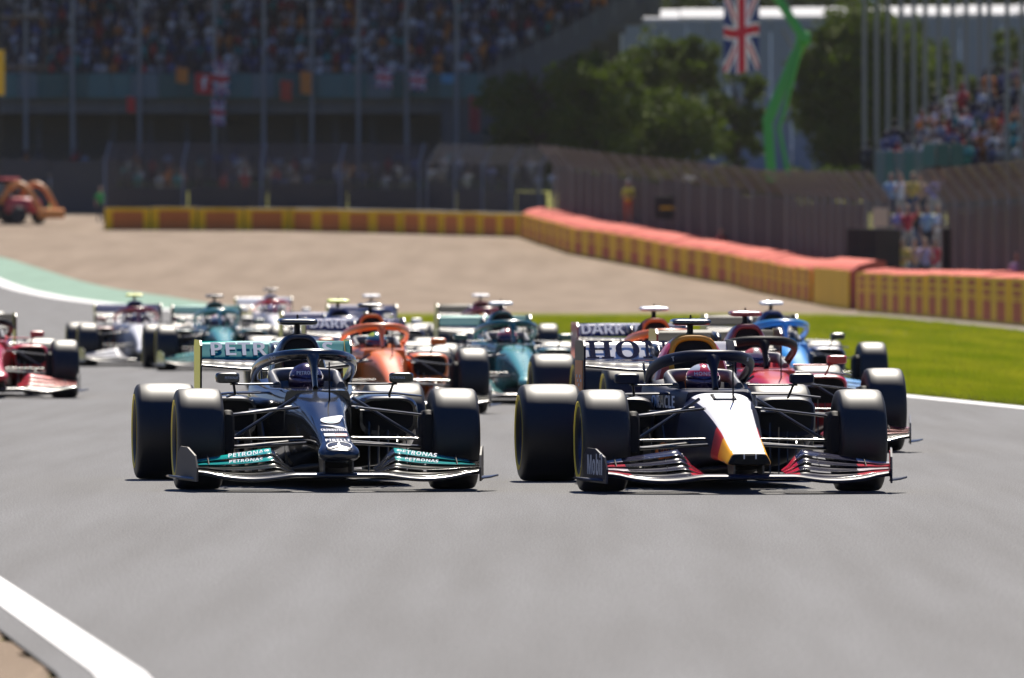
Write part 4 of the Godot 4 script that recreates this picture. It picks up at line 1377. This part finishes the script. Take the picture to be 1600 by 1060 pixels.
		# side pods
		part(car, "side_pod", cached("pod%d" % int(s), func(st): body(st, [[-1.32, 0.19, 0.34, 0.59, 4.0, 0.54 * s], [-1.36, 0.205, 0.31, 0.605, 4.0, 0.54 * s], [-1.7, 0.225, 0.2, 0.615, 3.6, 0.53 * s], [-2.3, 0.235, 0.12, 0.585, 3.2, 0.49 * s], [-2.9, 0.19, 0.09, 0.48, 3.0, 0.40 * s], [-3.5, 0.1, 0.09, 0.34, 2.6, 0.27 * s]])), L.pod)
		part(car, "pod_intake_shade", cached("podin%d" % int(s), func(st): skin(st, [ring(0.54 * s, -1.312, 0.172, 0.37, 0.575, 4.0), ring(0.54 * s, -1.318, 0.172, 0.37, 0.575, 4.0)])), M.flat_black)  # black plate on the closed pod face paints the inlet's inner shade
		part(car, "shoulder_fin", cached("boom%d" % int(s), func(st): foil(st, [[Vector3(s * 0.27, 0.628, -1.05), Vector3(s * 0.27, 0.632, -1.3), 0.02, 0.0], [Vector3(s * 0.55, 0.622, -1.08), Vector3(s * 0.55, 0.626, -1.28), 0.018, 0.0], [Vector3(s * 0.76, 0.60, -1.2), Vector3(s * 0.76, 0.602, -1.33), 0.014, 0.0]])), L.get("fin", M.carbon))
		part(car, "boomerang_vane", cached("vane%d" % int(s), func(st): foil(st, [[Vector3(s * 0.30, 0.51, -0.75), Vector3(s * 0.30, 0.515, -0.9), 0.018, 0.0], [Vector3(s * 0.44, 0.51, -0.8), Vector3(s * 0.44, 0.515, -0.92), 0.018, 0.0]])), M.carbon)
		for k in 5:
			part(car, "bargeboard", cached("barge%d%d" % [k, int(s)], func(st): plate(st, PackedVector2Array([Vector2(-0.62 - k * 0.14, 0.07), Vector2(-0.86 - k * 0.14, 0.07), Vector2(-0.9 - k * 0.14, 0.42 - k * 0.03), Vector2(-0.76 - k * 0.14, 0.44 - k * 0.03), Vector2(-0.66 - k * 0.14, 0.3)]), Vector3(s * (0.27 + k * 0.06), 0, 0), Vector3(s * -0.12, 0, 1).normalized(), Vector3.UP, Vector3(1, 0, s * 0.12).normalized(), 0.008)), L.get("barge", M.carbon))
		# front suspension
		var arms := [["upper_wishbone", Vector3(0.19, 0.545, 0.20), Vector3(0.70, 0.485, 0.02), 0.03, 0.009], ["upper_wishbone", Vector3(0.21, 0.545, -0.30), Vector3(0.70, 0.485, -0.03), 0.03, 0.009], ["lower_wishbone", Vector3(0.14, 0.31, 0.22), Vector3(0.70, 0.275, 0.02), 0.034, 0.011], ["lower_wishbone", Vector3(0.17, 0.315, -0.34), Vector3(0.70, 0.275, -0.03), 0.034, 0.011], ["push_rod", Vector3(0.19, 0.605, -0.12), Vector3(0.68, 0.30, 0.0), 0.017, 0.011], ["track_rod", Vector3(0.16, 0.345, 0.12), Vector3(0.70, 0.335, 0.11), 0.02, 0.009]]
		for k in arms.size():
			var a: Array = arms[k]
			part(car, a[0], cached("arm%d%d" % [k, int(s)], func(st): tube(st, [a[1] * Vector3(s, 1, 1), a[2] * Vector3(s, 1, 1)], [a[3]], [a[4]], 10)), M.carbon)
		part(car, "brake_duct", cached("duct%d" % int(s), func(st): body(st, [[0.24, 0.03, 0.26, 0.50, 4.0, s * 0.665], [0.2, 0.045, 0.22, 0.53, 4.0, s * 0.665], [-0.14, 0.04, 0.2, 0.52, 4.0, s * 0.675]])), M.dull_carbon)
		# rear suspension
		for k in 4:
			var q: Array = [[Vector3(0.12, 0.42, -3.45), Vector3(0.62, 0.44, -3.68)], [Vector3(0.10, 0.42, -3.95), Vector3(0.62, 0.44, -3.74)], [Vector3(0.14, 0.2, -3.4), Vector3(0.62, 0.24, -3.68)], [Vector3(0.10, 0.2, -4.0), Vector3(0.62, 0.24, -3.74)]][k]
			part(car, "rear_wishbone", cached("rarm%d%d" % [k, int(s)], func(st): tube(st, [q[0] * Vector3(s, 1, 1), q[1] * Vector3(s, 1, 1)], [0.03], [0.01], 8)), M.carbon)
		wheel(car, s * 0.8475, 0.0, 0.305, L.get("rim", M.rim))
		wheel(car, s * 0.7975, -3.7, 0.405, L.get("rim", M.rim))
	part(car, "floor", cached("floor", func(s): plate(s, PackedVector2Array([Vector2(-0.2, -0.7), Vector2(0.2, -0.7), Vector2(0.25, -1.2), Vector2(0.68, -1.35), Vector2(0.74, -1.8), Vector2(0.72, -2.8), Vector2(0.56, -3.35), Vector2(0.5, -4.2), Vector2(-0.5, -4.2), Vector2(-0.56, -3.35), Vector2(-0.72, -2.8), Vector2(-0.74, -1.8), Vector2(-0.68, -1.35), Vector2(-0.25, -1.2)]), Vector3(0, 0.062, 0), Vector3.RIGHT, Vector3.BACK, Vector3.UP, 0.022)), M.dull_carbon)
	part(car, "nose_cape", cached("cape", func(s): body(s, [[0.72, 0.09, 0.15, 0.19, 2.5], [0.4, 0.14, 0.13, 0.18, 2.5], [-0.2, 0.19, 0.1, 0.17, 2.5], [-0.7, 0.22, 0.07, 0.14, 2.5]])), M.dull_carbon)
	part(car, "antenna", cached("antenna", func(s): tube(s, [Vector3(0.045, 0.57, -0.2), Vector3(0.045, 0.84, -0.22)], [0.006, 0.005], [0.012, 0.008], 6)), M.dull_carbon)
	# front wing
	var fw := holder(car, "front_wing")
	part(fw, "main_plane", cached("mainplane", mainplane_shape), L.get("main", M.carbon))
	for s in [-1.0, 1.0]:
		for k in range(1, 5):
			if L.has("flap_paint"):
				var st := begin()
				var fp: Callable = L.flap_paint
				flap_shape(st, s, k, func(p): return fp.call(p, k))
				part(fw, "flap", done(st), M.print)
			else:
				part(fw, "flap", cached("flap%d%d" % [k, int(s)], func(st): flap_shape(st, s, k)), L.flap if k > 1 else L.get("main", M.carbon))
		part(fw, "end_plate", cached("fep%d" % int(s), func(st): plate(st, PackedVector2Array([Vector2(1.02, 0.07), Vector2(1.03, 0.16), Vector2(0.96, 0.24), Vector2(0.72, 0.292), Vector2(0.5, 0.295), Vector2(0.42, 0.25), Vector2(0.40, 0.075)]), Vector3(s * 1.06, 0, 0), Vector3(-s * 0.13, 0, 1).normalized(), Vector3.UP, Vector3(1, 0, s * 0.13).normalized(), 0.012)), L.end_plate)
		part(fw, "foot_plate", cached("foot%d" % int(s), func(st): foil(st, [[Vector3(s * 0.945, 0.085, 0.95), Vector3(s * 0.985, 0.075, 0.48), 0.02, -0.01], [Vector3(s * 1.02, 0.088, 0.78), Vector3(s * 1.05, 0.082, 0.5), 0.018, -0.008], [Vector3(s * 1.085, 0.10, 0.62), Vector3(s * 1.10, 0.10, 0.52), 0.014, 0.0]])), L.get("main", M.carbon))
		part(fw, "pylon", cached("pyl%d" % int(s), func(st): plate(st, PackedVector2Array([Vector2(0.98, 0.21), Vector2(0.6, 0.23), Vector2(0.72, 0.12), Vector2(0.98, 0.115)]), Vector3(s * 0.095, 0, 0), Vector3.BACK, Vector3.UP, Vector3.RIGHT, 0.012)), M.carbon)
		part(fw, "flap_adjuster", cached("adj%d" % int(s), func(st): tube(st, [Vector3(s * 0.82, 0.16, 0.62), Vector3(s * 0.82, 0.228, 0.46)], [0.006], [0.008], 6)), M.dull_carbon)
		part(fw, "flap_hanger", cached("hang%d" % int(s), func(st): tube(st, [Vector3(s * 0.5, 0.17, 0.70), Vector3(s * 0.5, 0.255, 0.5)], [0.002], [0.006], 6)), M.dull_carbon)
	# rear wing
	var rw := holder(car, "rear_wing")
	part(rw, "main_plane", cached("rmain", func(s):
		var stn := []
		for i in 15:
			var x := -0.515 + 1.03 * i / 14.0
			var dip := 0.035 * cos(x / 0.515 * PI * 0.5)
			stn.append([Vector3(x, 0.79 - dip, -3.98), Vector3(x, 0.835 - dip * 0.3, -4.25), 0.03, 0.025])
		foil(s, stn)), M.carbon)
	part(rw, "flap", cached("rflap", func(s): foil(s, [[Vector3(-0.515, 0.832, -4.25), Vector3(-0.515, 0.958, -4.372), 0.012, 0.006], [Vector3(0, 0.832, -4.25), Vector3(0, 0.958, -4.372), 0.012, 0.006], [Vector3(0.515, 0.832, -4.25), Vector3(0.515, 0.958, -4.372), 0.012, 0.006]])), L.wing)
	for s in [-1.0, 1.0]:
		part(rw, "end_plate", cached("rep%d" % int(s), func(st): plate(st, PackedVector2Array([Vector2(-3.92, 0.55), Vector2(-3.9, 0.93), Vector2(-3.96, 0.965), Vector2(-4.42, 0.97), Vector2(-4.47, 0.93), Vector2(-4.45, 0.6), Vector2(-4.3, 0.36), Vector2(-4.15, 0.36)]), Vector3(s * 0.525, 0, 0), Vector3.BACK, Vector3.UP, Vector3.RIGHT, 0.014)), L.get("rear_end", M.carbon))
		part(rw, "swan_neck", cached("swan%d" % int(s), func(st): tube(st, smooth([Vector3(s * 0.1, 0.4, -3.9), Vector3(s * 0.1, 0.7, -3.95), Vector3(s * 0.1, 0.8, -4.05)], 3), [0.008], [0.03], 8)), M.carbon)
	part(rw, "actuator", cached("drs", func(s): body(s, [[-3.95, 0.012, 0.87, 0.9, 2.0], [-4.0, 0.03, 0.85, 0.93, 2.5], [-4.25, 0.03, 0.86, 0.945, 2.5], [-4.4, 0.012, 0.9, 0.95, 2.0]])), M.carbon)
	part(car, "diffuser", cached("diff", func(s): plate(s, PackedVector2Array([Vector2(-0.5, 0), Vector2(0.5, 0), Vector2(0.5, 0.6), Vector2(-0.5, 0.6)]), Vector3(0, 0.07, -3.75), Vector3.RIGHT, Vector3(0, 0.3, -1).normalized(), Vector3(0, 1, 0.3).normalized(), 0.015)), M.dull_carbon)
	return car

func paint_mat(key: String, c: Color, rough := 0.32, coat := 0.7) -> StandardMaterial3D:
	return mat(key, c, rough, 0.0, coat)

func rear_word(car: Node3D, text: String, m: Material, height: float, width: float, serif := false) -> void:
	var n := Vector3(0, 0.122, 0.126).normalized()
	words(car.get_node("rear_wing"), text, height, m, Vector3(0, 0.895, -4.311) + n * 0.009, Basis(Vector3.RIGHT, -atan2(n.y, n.z)), width, serif)

func build_cars() -> void:
	var black := paint_mat("gloss_black", Color(0.008, 0.009, 0.011), 0.2, 1.0)
	var navy := paint_mat("matte_navy", Color(0.008, 0.011, 0.028), 0.42, 0.0)
	var teal := paint_mat("teal", Color(0.0, 0.30, 0.30), 0.3, 0.8)
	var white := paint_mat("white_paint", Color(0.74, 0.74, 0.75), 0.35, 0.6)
	var red := paint_mat("race_red", Color(0.56, 0.012, 0.020), 0.3, 0.7)
	var maroon := paint_mat("maroon", Color(0.22, 0.007, 0.016), 0.3, 0.7)
	var papaya := paint_mat("papaya", Color(0.78, 0.17, 0.010), 0.35, 0.7)
	var blue := paint_mat("sky_blue", Color(0.04, 0.31, 0.72), 0.3, 0.7)
	var dark_blue := paint_mat("dark_blue", Color(0.015, 0.03, 0.13), 0.35, 0.6)
	var green := paint_mat("racing_green", Color(0.0, 0.085, 0.075), 0.25, 0.9)
	var mint := paint_mat("mint_glare", Color(0.10, 0.34, 0.33), 0.25, 0.9)  # light teal glare on green noses put into the colour; flaps share it
	var amber := paint_mat("amber", Color(0.88, 0.34, 0.01), 0.5, 0.3)
	var lemon := paint_mat("lemon", Color(0.65, 0.75, 0.05), 0.4, 0.3)
	var grey_end := mat("grey_end", Color(0.045, 0.038, 0.033), 0.6)
	var K: StandardMaterial3D = M.carbon
	navy.metallic_specular = 0.3
	black.metallic_specular = 0.4
	M.matte_print.metallic_specular = 0.3
	M.dull_carbon.metallic_specular = 0.25
	var teal_wing := mat("teal_wing", Color(0.0, 0.23, 0.24), 0.5)
	var white_wing := mat("white_wing", Color(0.72, 0.72, 0.73), 0.5)
	var navy_wing := mat("navy_wing", Color(0.014, 0.028, 0.13), 0.5)
	var black_wing := mat("black_wing", Color(0.012, 0.012, 0.013), 0.5)
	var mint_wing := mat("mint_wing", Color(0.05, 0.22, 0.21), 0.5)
	for q in [teal_wing, white_wing, navy_wing, black_wing, mint_wing, M.white_ink, M.navy_ink]:
		q.metallic_specular = 0.2

	# ---- black car with teal wings
	var teal_c := Color(0.0, 0.30, 0.29)
	var black_c := Color(0.008, 0.009, 0.011)
	var a := make_car("black racing car with teal wings and a star on its nose", Vector2(-1.237, 74.2), 6.0, {
		"body": black, "nose": black, "halo": black, "cover": black, "pod": black, "wing": teal_wing, "mirror": black, "cam": black, "end_plate": grey_end, "rear_end": black, "tub": black, "fin": black,
		"flap_paint": func(p: Vector3, k: int) -> Color: return teal_c if k >= 3 and absf(p.x) > 0.41 and absf(p.x) < 0.92 else black_c})
	rear_word(a, "PETRONAS", M.white_ink, 0.13, 0.86)
	for s in [-1.0, 1.0]:
		words(a.get_node("front_wing"), "PETRONAS", 0.05, M.white_ink, Vector3(s * 0.56, 0.246, 0.530), Basis(Vector3.BACK, -s * 0.11) * Basis(Vector3.RIGHT, -1.05), 0.26, false, "lettering", 0.15)
		words(a.get_node("front_wing"), "PETRONAS", 0.035, M.white_ink, Vector3(s * 0.58, 0.203, 0.622), Basis(Vector3.BACK, -s * 0.08) * Basis(Vector3.RIGHT, -1.05), 0.22, false, "lettering", 0.15)
		words(a, "CROWDSTRIKE", 0.026, M.grey_ink, Vector3(s * 0.215, 0.869, -1.045), Basis(Vector3.BACK, -s * 0.17) * Basis(Vector3.UP, s * 0.5), 0.17)
		words(a, "PETRONAS", 0.018, M.grey_ink, Vector3(s * 0.56, 0.732, -0.797), Basis(), 0.09)
	part(a, "halo_edge", cached("halo_edge", func(s):
		var p := []
		for q in smooth(HALO_PATH.slice(2, 9), 5): p.append(q + Vector3(0, 0.034, -0.008))
		tube(s, p, [0.008], [0.005], 6)), teal)
	emblem_drop(a, 0.36)
	words(a, "CROWDSTRIKE", 0.06, M.white_ink, Vector3(0, nose_top("thumb", 0.63) + 0.005, 0.63), decal_turn("thumb", 0.63), 0.17)
	var bird := begin()
	plate(bird, PackedVector2Array([Vector2(-0.08, 0.05), Vector2(0.0, 0.0), Vector2(0.03, -0.045), Vector2(0.08, -0.05), Vector2(0.05, 0.0), Vector2(0.0, 0.04)]), Vector3.ZERO, Vector3.RIGHT, Vector3.UP, Vector3.BACK, 0.002)
	var bo := part(a, "emblem", done(bird), M.white_ink, Vector3(0, nose_top("thumb", 0.54) + 0.005, 0.54))
	bo.basis = decal_turn("thumb", 0.54)
	for s in [-1.0, 1.0]:
		var pl := part(a, "nose_label", box_mesh(Vector3.ZERO, Vector3(0.074, 0.075, 0.002)), M.white_ink if s < 0 else M.red_ink, Vector3(s * 0.038, nose_top("thumb", 0.76) + 0.004, 0.76))
		pl.basis = decal_turn("thumb", 0.76)
	words(a, "PIRELLI", 0.055, M.white_ink, Vector3(0, nose_top("thumb", 0.90) + 0.004, 0.90), decal_turn("thumb", 0.90), 0.16)
	var star := begin()
	lathe(star, [Vector2(-0.001, 0.078), Vector2(0.002, 0.078), Vector2(0.002, 0.070), Vector2(-0.001, 0.070)], 40, "z", false)
	for k in 3:
		var an := PI * 0.5 + TAU * k / 3.0
		var dv := Vector2(cos(an), sin(an))
		var nv := Vector2(-dv.y, dv.x)
		plate(star, PackedVector2Array([nv * 0.011, dv * 0.072, -nv * 0.011]), Vector3.ZERO, Vector3.RIGHT, Vector3.UP, Vector3.BACK, 0.003)
	var so := part(a, "star_emblem", done(star), M.grey_ink, Vector3(0, 0.302, 1.03))
	so.basis = Basis(Vector3.RIGHT, -(PI * 0.5 - 0.44)) * Basis.from_scale(Vector3(1.1, 0.85, 1))
	driver(a, "driver in dark purple helmet inside the black and teal car", Color(0.02, 0.015, 0.04), Color(0.018, 0.018, 0.025), Color(0.05, 0.03, 0.09), "PETRONAS")

	# ---- navy car with white nose
	var white_c := Color(0.76, 0.76, 0.77)
	var navy_c := Color(0.008, 0.011, 0.028)
	var b := make_car("navy racing car with white nose and yellow intake ring", Vector2(1.433, 73.5), 6.0, {
		"body": navy, "nose_kind": "wide", "halo": navy, "cover": navy, "hoop_wide": 1.25, "hoop": red, "lip": amber, "pod": navy, "wing": white_wing, "mirror": navy, "cam": black, "end_plate": navy, "rear_end": navy, "tub": navy, "fin": navy, "rim": M.rim_blue, "main": navy,
		"nose_paint": func(p: Vector3) -> Color:
			var w := 0.1
			for i in NOSE_WIDE.size() - 1:
				if p.z <= NOSE_WIDE[i][0] and p.z >= NOSE_WIDE[i + 1][0]:
					w = lerpf(NOSE_WIDE[i][1], NOSE_WIDE[i + 1][1], (NOSE_WIDE[i][0] - p.z) / (NOSE_WIDE[i][0] - NOSE_WIDE[i + 1][0]))
			var top := nose_top("wide", p.z)
			if p.z > 1.0: return Color(0.006, 0.006, 0.007)
			if p.y > top - 0.03 and absf(p.x) < w * 0.93: return white_c
			if p.y < 0.21 and p.z < 0.9: return navy_c
			if p.z > 0.62: return Color(0.88, 0.41, 0.01)
			if p.z > 0.36: return Color(0.55, 0.02, 0.02)
			return navy_c,
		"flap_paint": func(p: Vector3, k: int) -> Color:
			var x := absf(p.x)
			if x > 0.76: return Color(0.66, 0.62, 0.63) if k % 2 == 0 else Color(0.50, 0.02, 0.05)  # pale tone paints sun glints on the flaps; the red is livery
			if x < 0.36: return Color(0.5, 0.015, 0.04)
			return navy_c})
	rear_word(b, "HONDA", M.navy_ink, 0.17, 0.95, true)
	for s in [-1.0, 1.0]:
		words(b, "Tezos", 0.032, M.grey_ink, Vector3(s * 0.215, 0.867, -1.045), Basis(Vector3.BACK, -s * 0.17) * Basis(Vector3.UP, s * 0.5), 0.10)
		var fwd := Vector3(-s * 0.085, 0, 1).normalized() * (1.0 if s < 0 else -1.0)
		var out := Vector3(s, 0, s * s * 0.085).normalized()
		words(b, "ORACLE", 0.085, M.white_ink, Vector3(s * 0.308, 0.575, -1.15), Basis(fwd, Vector3.UP, out), 0.75)
	var plate_u := Vector3(0.13, 0, 1).normalized()
	words(b.get_node("front_wing"), "Mobil", 0.14, M.grey_ink, Vector3(-1.06, 0.185, 0) + plate_u * 0.72 + Vector3(-0.009, 0, 0), Basis(plate_u, Vector3.UP, plate_u.cross(Vector3.UP)), 0.40)
	var red_label := part(b.get_node("front_wing"), "red_label", box_mesh(Vector3.ZERO, Vector3(0.004, 0.17, 0.40), 0.001), M.red_ink, Vector3(1.06, 0.19, 0) + Vector3(-0.13, 0, 1).normalized() * 0.70 + Vector3(-0.009, 0, 0))
	red_label.rotation.y = -atan(0.13)
	for q in 5:
		part(b.get_node("rear_wing"), "label_mark", box_mesh(Vector3(-0.538, 0.72 - 0.03 * (q % 3), -4.28 + 0.06 * q), Vector3(0.003, 0.02, 0.05)), M.grey_ink)
	part(b, "rear_end_plate_label", box_mesh(Vector3(-0.534, 0.67, -4.19), Vector3(0.004, 0.32, 0.46), 0.001), M.orange_ink)
	part(b, "rear_end_plate_label", box_mesh(Vector3(0.534, 0.67, -4.19), Vector3(0.004, 0.32, 0.46), 0.001), M.orange_ink)
	var hb := part(b, "nose_hatch", box_mesh(Vector3.ZERO, Vector3(0.155, 0.20, 0.012), 0.005), M.flat_black, Vector3(0, nose_top("wide", -0.36) + 0.002, -0.36))
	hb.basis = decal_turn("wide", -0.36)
	var hp := part(b, "hatch_panel", box_mesh(Vector3.ZERO, Vector3(0.13, 0.14, 0.012), 0.004), M.pale_steel, Vector3(0, nose_top("wide", -0.33) + 0.006, -0.33))
	hp.basis = decal_turn("wide", -0.33)
	for s in [-0.35, 0.35]:
		part(b, "nose_slot_bar", box_mesh(Vector3(s * 0.11, 0.243, 1.032), Vector3(0.007, 0.03, 0.02), 0.002), M.white_ink)
	var disc := begin()
	lathe(disc, [Vector2(0.0, 0.062), Vector2(0.003, 0.062), Vector2(0.003, 0.0)], 28, "z")
	var dsc := part(b, "round_badge", done(disc), M.orange_ink, Vector3(-0.36, 0.25, -0.62))
	words(b, "BWT", 0.04, M.navy_ink, dsc.position + Vector3(0, 0, 0.004), Basis(), 0.085)
	driver(b, "driver in white blue and red helmet inside the navy car with white nose", Color(0.45, 0.50, 0.58), Color(0.62, 0.16, 0.03), Color(0.45, 0.03, 0.06), "HONDA")

	# ---- the field behind
	var c := make_car("red racing car with black halo following the navy car", Vector2(2.15, 90.2), 6.0, {"body": red, "nose": red, "halo": M.dull_carbon, "cover": maroon, "pod": red, "wing": black_wing, "mirror": red, "cam": maroon, "end_plate": K, "rear_end": maroon, "flap": maroon, "stalk": red})
	driver(c, "driver in red helmet inside the red car behind the navy car", Color(0.5, 0.12, 0.10), Color(0.4, 0.01, 0.02), Color(0.5, 0.45, 0.4))
	var d := make_car("sky blue racing car beside the mown grass", Vector2(3.17, 125.0), 6.0, {"body": blue, "nose": blue, "halo": blue, "cover": dark_blue, "pod": dark_blue, "wing": black_wing, "mirror": K, "cam": white, "end_plate": K, "flap": blue})  # white camera bar is sun glare put into the colour
	driver(d, "driver in black helmet inside the sky blue car", Color(0.03, 0.03, 0.05), Color(0.02, 0.03, 0.08), Color(0.3, 0.3, 0.3))
	var e := make_car("orange racing car following the black and teal car", Vector2(-1.257, 115.1), 6.0, {"body": papaya, "nose": papaya, "halo": papaya, "cover": papaya, "hoop": M.dull_carbon, "pod": papaya, "wing": navy_wing, "mirror": papaya, "cam": black, "end_plate": K, "rear_end": dark_blue, "flap": K})
	rear_word(e, "DARKTRACE", M.white_ink, 0.13, 0.9)
	driver(e, "driver in yellow green helmet inside the orange car behind the teal wing", Color(0.4, 0.5, 0.05), Color(0.1, 0.12, 0.14), Color(0.05, 0.2, 0.3))
	var f := make_car("orange racing car half hidden behind the navy car", Vector2(1.56, 103.0), 6.0, {"body": papaya, "nose": papaya, "halo": papaya, "cover": papaya, "hoop": M.dull_carbon, "pod": papaya, "wing": navy_wing, "mirror": papaya, "cam": white, "end_plate": K, "rear_end": dark_blue, "flap": K})  # white camera bar paints the bright sun highlight on its top
	rear_word(f, "DARKTRACE", M.white_ink, 0.13, 0.9)
	driver(f, "driver in blue helmet inside the orange car behind the navy car", Color(0.05, 0.15, 0.5), Color(0.05, 0.06, 0.2), Color(0.5, 0.2, 0.05))
	var g := make_car("dark green racing car with painted mint glare between the two orange cars", Vector2(0.10, 123.4), 6.0, {"body": green, "nose": mint, "halo": green, "cover": green, "pod": green, "wing": mint_wing, "mirror": green, "cam": white, "end_plate": green, "rear_end": K, "flap": mint})  # mint nose and white camera bar are glare painted as colour
	driver(g, "driver in white helmet inside the green car between the orange cars", Color(0.6, 0.6, 0.6), Color(0.1, 0.3, 0.3), Color(0.5, 0.1, 0.1))
	var h := make_car("white and maroon racing car behind the green car with painted nose glare", Vector2(-0.3, 172.0), 5.0, {"body": white, "nose": white, "halo": maroon, "cover": maroon, "pod": white, "wing": black_wing, "mirror": maroon, "cam": white, "end_plate": K, "flap": maroon})  # camera bar coloured white in place of sun glare
	driver(h, "driver in orange helmet inside the white and maroon car", Color(0.6, 0.25, 0.05), Color(0.5, 0.5, 0.5), Color(0.1, 0.1, 0.1))
	var i := make_car("dark navy racing car with lemon camera bar behind the orange car", Vector2(-1.9, 134.6), 6.0, {"body": dark_blue, "nose": white, "halo": dark_blue, "cover": dark_blue, "pod": white, "wing": navy_wing, "mirror": white, "cam": lemon, "end_plate": K, "flap": white})
	driver(i, "driver in pale helmet inside the navy car with lemon camera bar", Color(0.5, 0.5, 0.55), Color(0.3, 0.05, 0.05), Color(0.05, 0.05, 0.2))
	var j := make_car("navy racing car with camera bar painted glare white behind the lemon marked car", Vector2(-1.95, 168.0), 5.0, {"body": dark_blue, "nose": white, "halo": dark_blue, "cover": dark_blue, "pod": dark_blue, "wing": navy_wing, "mirror": white, "cam": white, "end_plate": K, "flap": white})  # white on the camera bar stands in for sun glare
	driver(j, "driver in dark blue helmet inside the navy car with camera bar painted glare white", Color(0.03, 0.05, 0.2), Color(0.03, 0.05, 0.2), Color(0.5, 0.5, 0.5))
	var k := make_car("green racing car with painted mint nose glare beside the white nosed car", Vector2(-4.3, 166.7), 5.0, {"body": green, "nose": mint, "halo": mint, "cover": green, "pod": green, "wing": mint_wing, "mirror": green, "cam": black, "end_plate": green, "flap": mint})  # mint on nose and halo is glare put into the paint
	driver(k, "driver in pale pink helmet inside the green car beside the white nosed car", Color(0.6, 0.4, 0.45), Color(0.1, 0.3, 0.3), Color(0.6, 0.6, 0.6))
	var l := make_car("white racing car with red halo trailing the green car with painted nose glare", Vector2(-4.35, 208.0), 5.0, {"body": white, "nose": white, "halo": red, "cover": white, "pod": white, "wing": white_wing, "mirror": white, "cam": black, "end_plate": K, "flap": red})
	driver(l, "driver in blue helmet inside the white car with red halo", Color(0.05, 0.1, 0.4), Color(0.3, 0.3, 0.35), Color(0.6, 0.6, 0.6))
	var m := make_car("white nosed racing car with dark red halo and lemon camera bar", Vector2(-5.77, 174.5), 5.0, {"body": white, "nose": white, "halo": maroon, "cover": dark_blue, "pod": maroon, "wing": navy_wing, "mirror": maroon, "cam": lemon, "end_plate": K, "flap": white})
	driver(m, "driver in grey helmet inside the white nosed car with dark red halo", Color(0.4, 0.4, 0.42), Color(0.3, 0.05, 0.05), Color(0.1, 0.1, 0.1))
	var n := make_car("red racing car with red front wing cut by the picture edge", Vector2(-6.03, 129.6), 6.0, {"body": red, "nose": red, "halo": M.dull_carbon, "cover": red, "pod": red, "wing": black_wing, "mirror": red, "cam": lemon, "end_plate": K, "flap": red, "stalk": red})
	n.set_meta("label", "red racing car with red front wing beside the track edge line")
	driver(n, "driver in blue and red helmet inside the car with red front wing", Color(0.05, 0.1, 0.3), Color(0.4, 0.02, 0.02), Color(0.6, 0.5, 0.1))
	var o := make_car("dark blue racing car last in the line along the track edge", Vector2(-10.7, 214.0), 5.0, {"body": dark_blue, "nose": dark_blue, "halo": K, "cover": dark_blue, "pod": dark_blue, "wing": white_wing, "mirror": K, "cam": black, "end_plate": K, "flap": blue})
	driver(o, "driver in black helmet inside the dark blue car last in line", Color(0.02, 0.02, 0.02), Color(0.02, 0.02, 0.05), Color(0.1, 0.1, 0.1))

func emblem_drop(car: Node3D, z: float) -> void:
	var outer := PackedVector2Array()
	var inner := PackedVector2Array()
	for k in 26:
		var t := TAU * k / 26.0 + 0.9
		var stretch := 0.055 * exp(-pow(angle_difference(t, 0.9) * 1.7, 2.0))
		outer.append(Vector2(cos(t) * 0.065 + stretch * 0.9, sin(t) * 0.085 + stretch * 1.2))
		inner.append(Vector2(cos(t) * 0.05, sin(t) * 0.066))
	for q in [[outer, M.white_ink, 0.004], [inner, M.teal_ink, 0.007]]:
		var st := begin()
		plate(st, q[0], Vector3.ZERO, Vector3.RIGHT, Vector3.UP, Vector3.BACK, 0.002)
		var o := part(car, "drop_emblem", done(st), q[1], Vector3(0, nose_top("thumb", z) + q[2], z))
		o.basis = decal_turn("thumb", z)
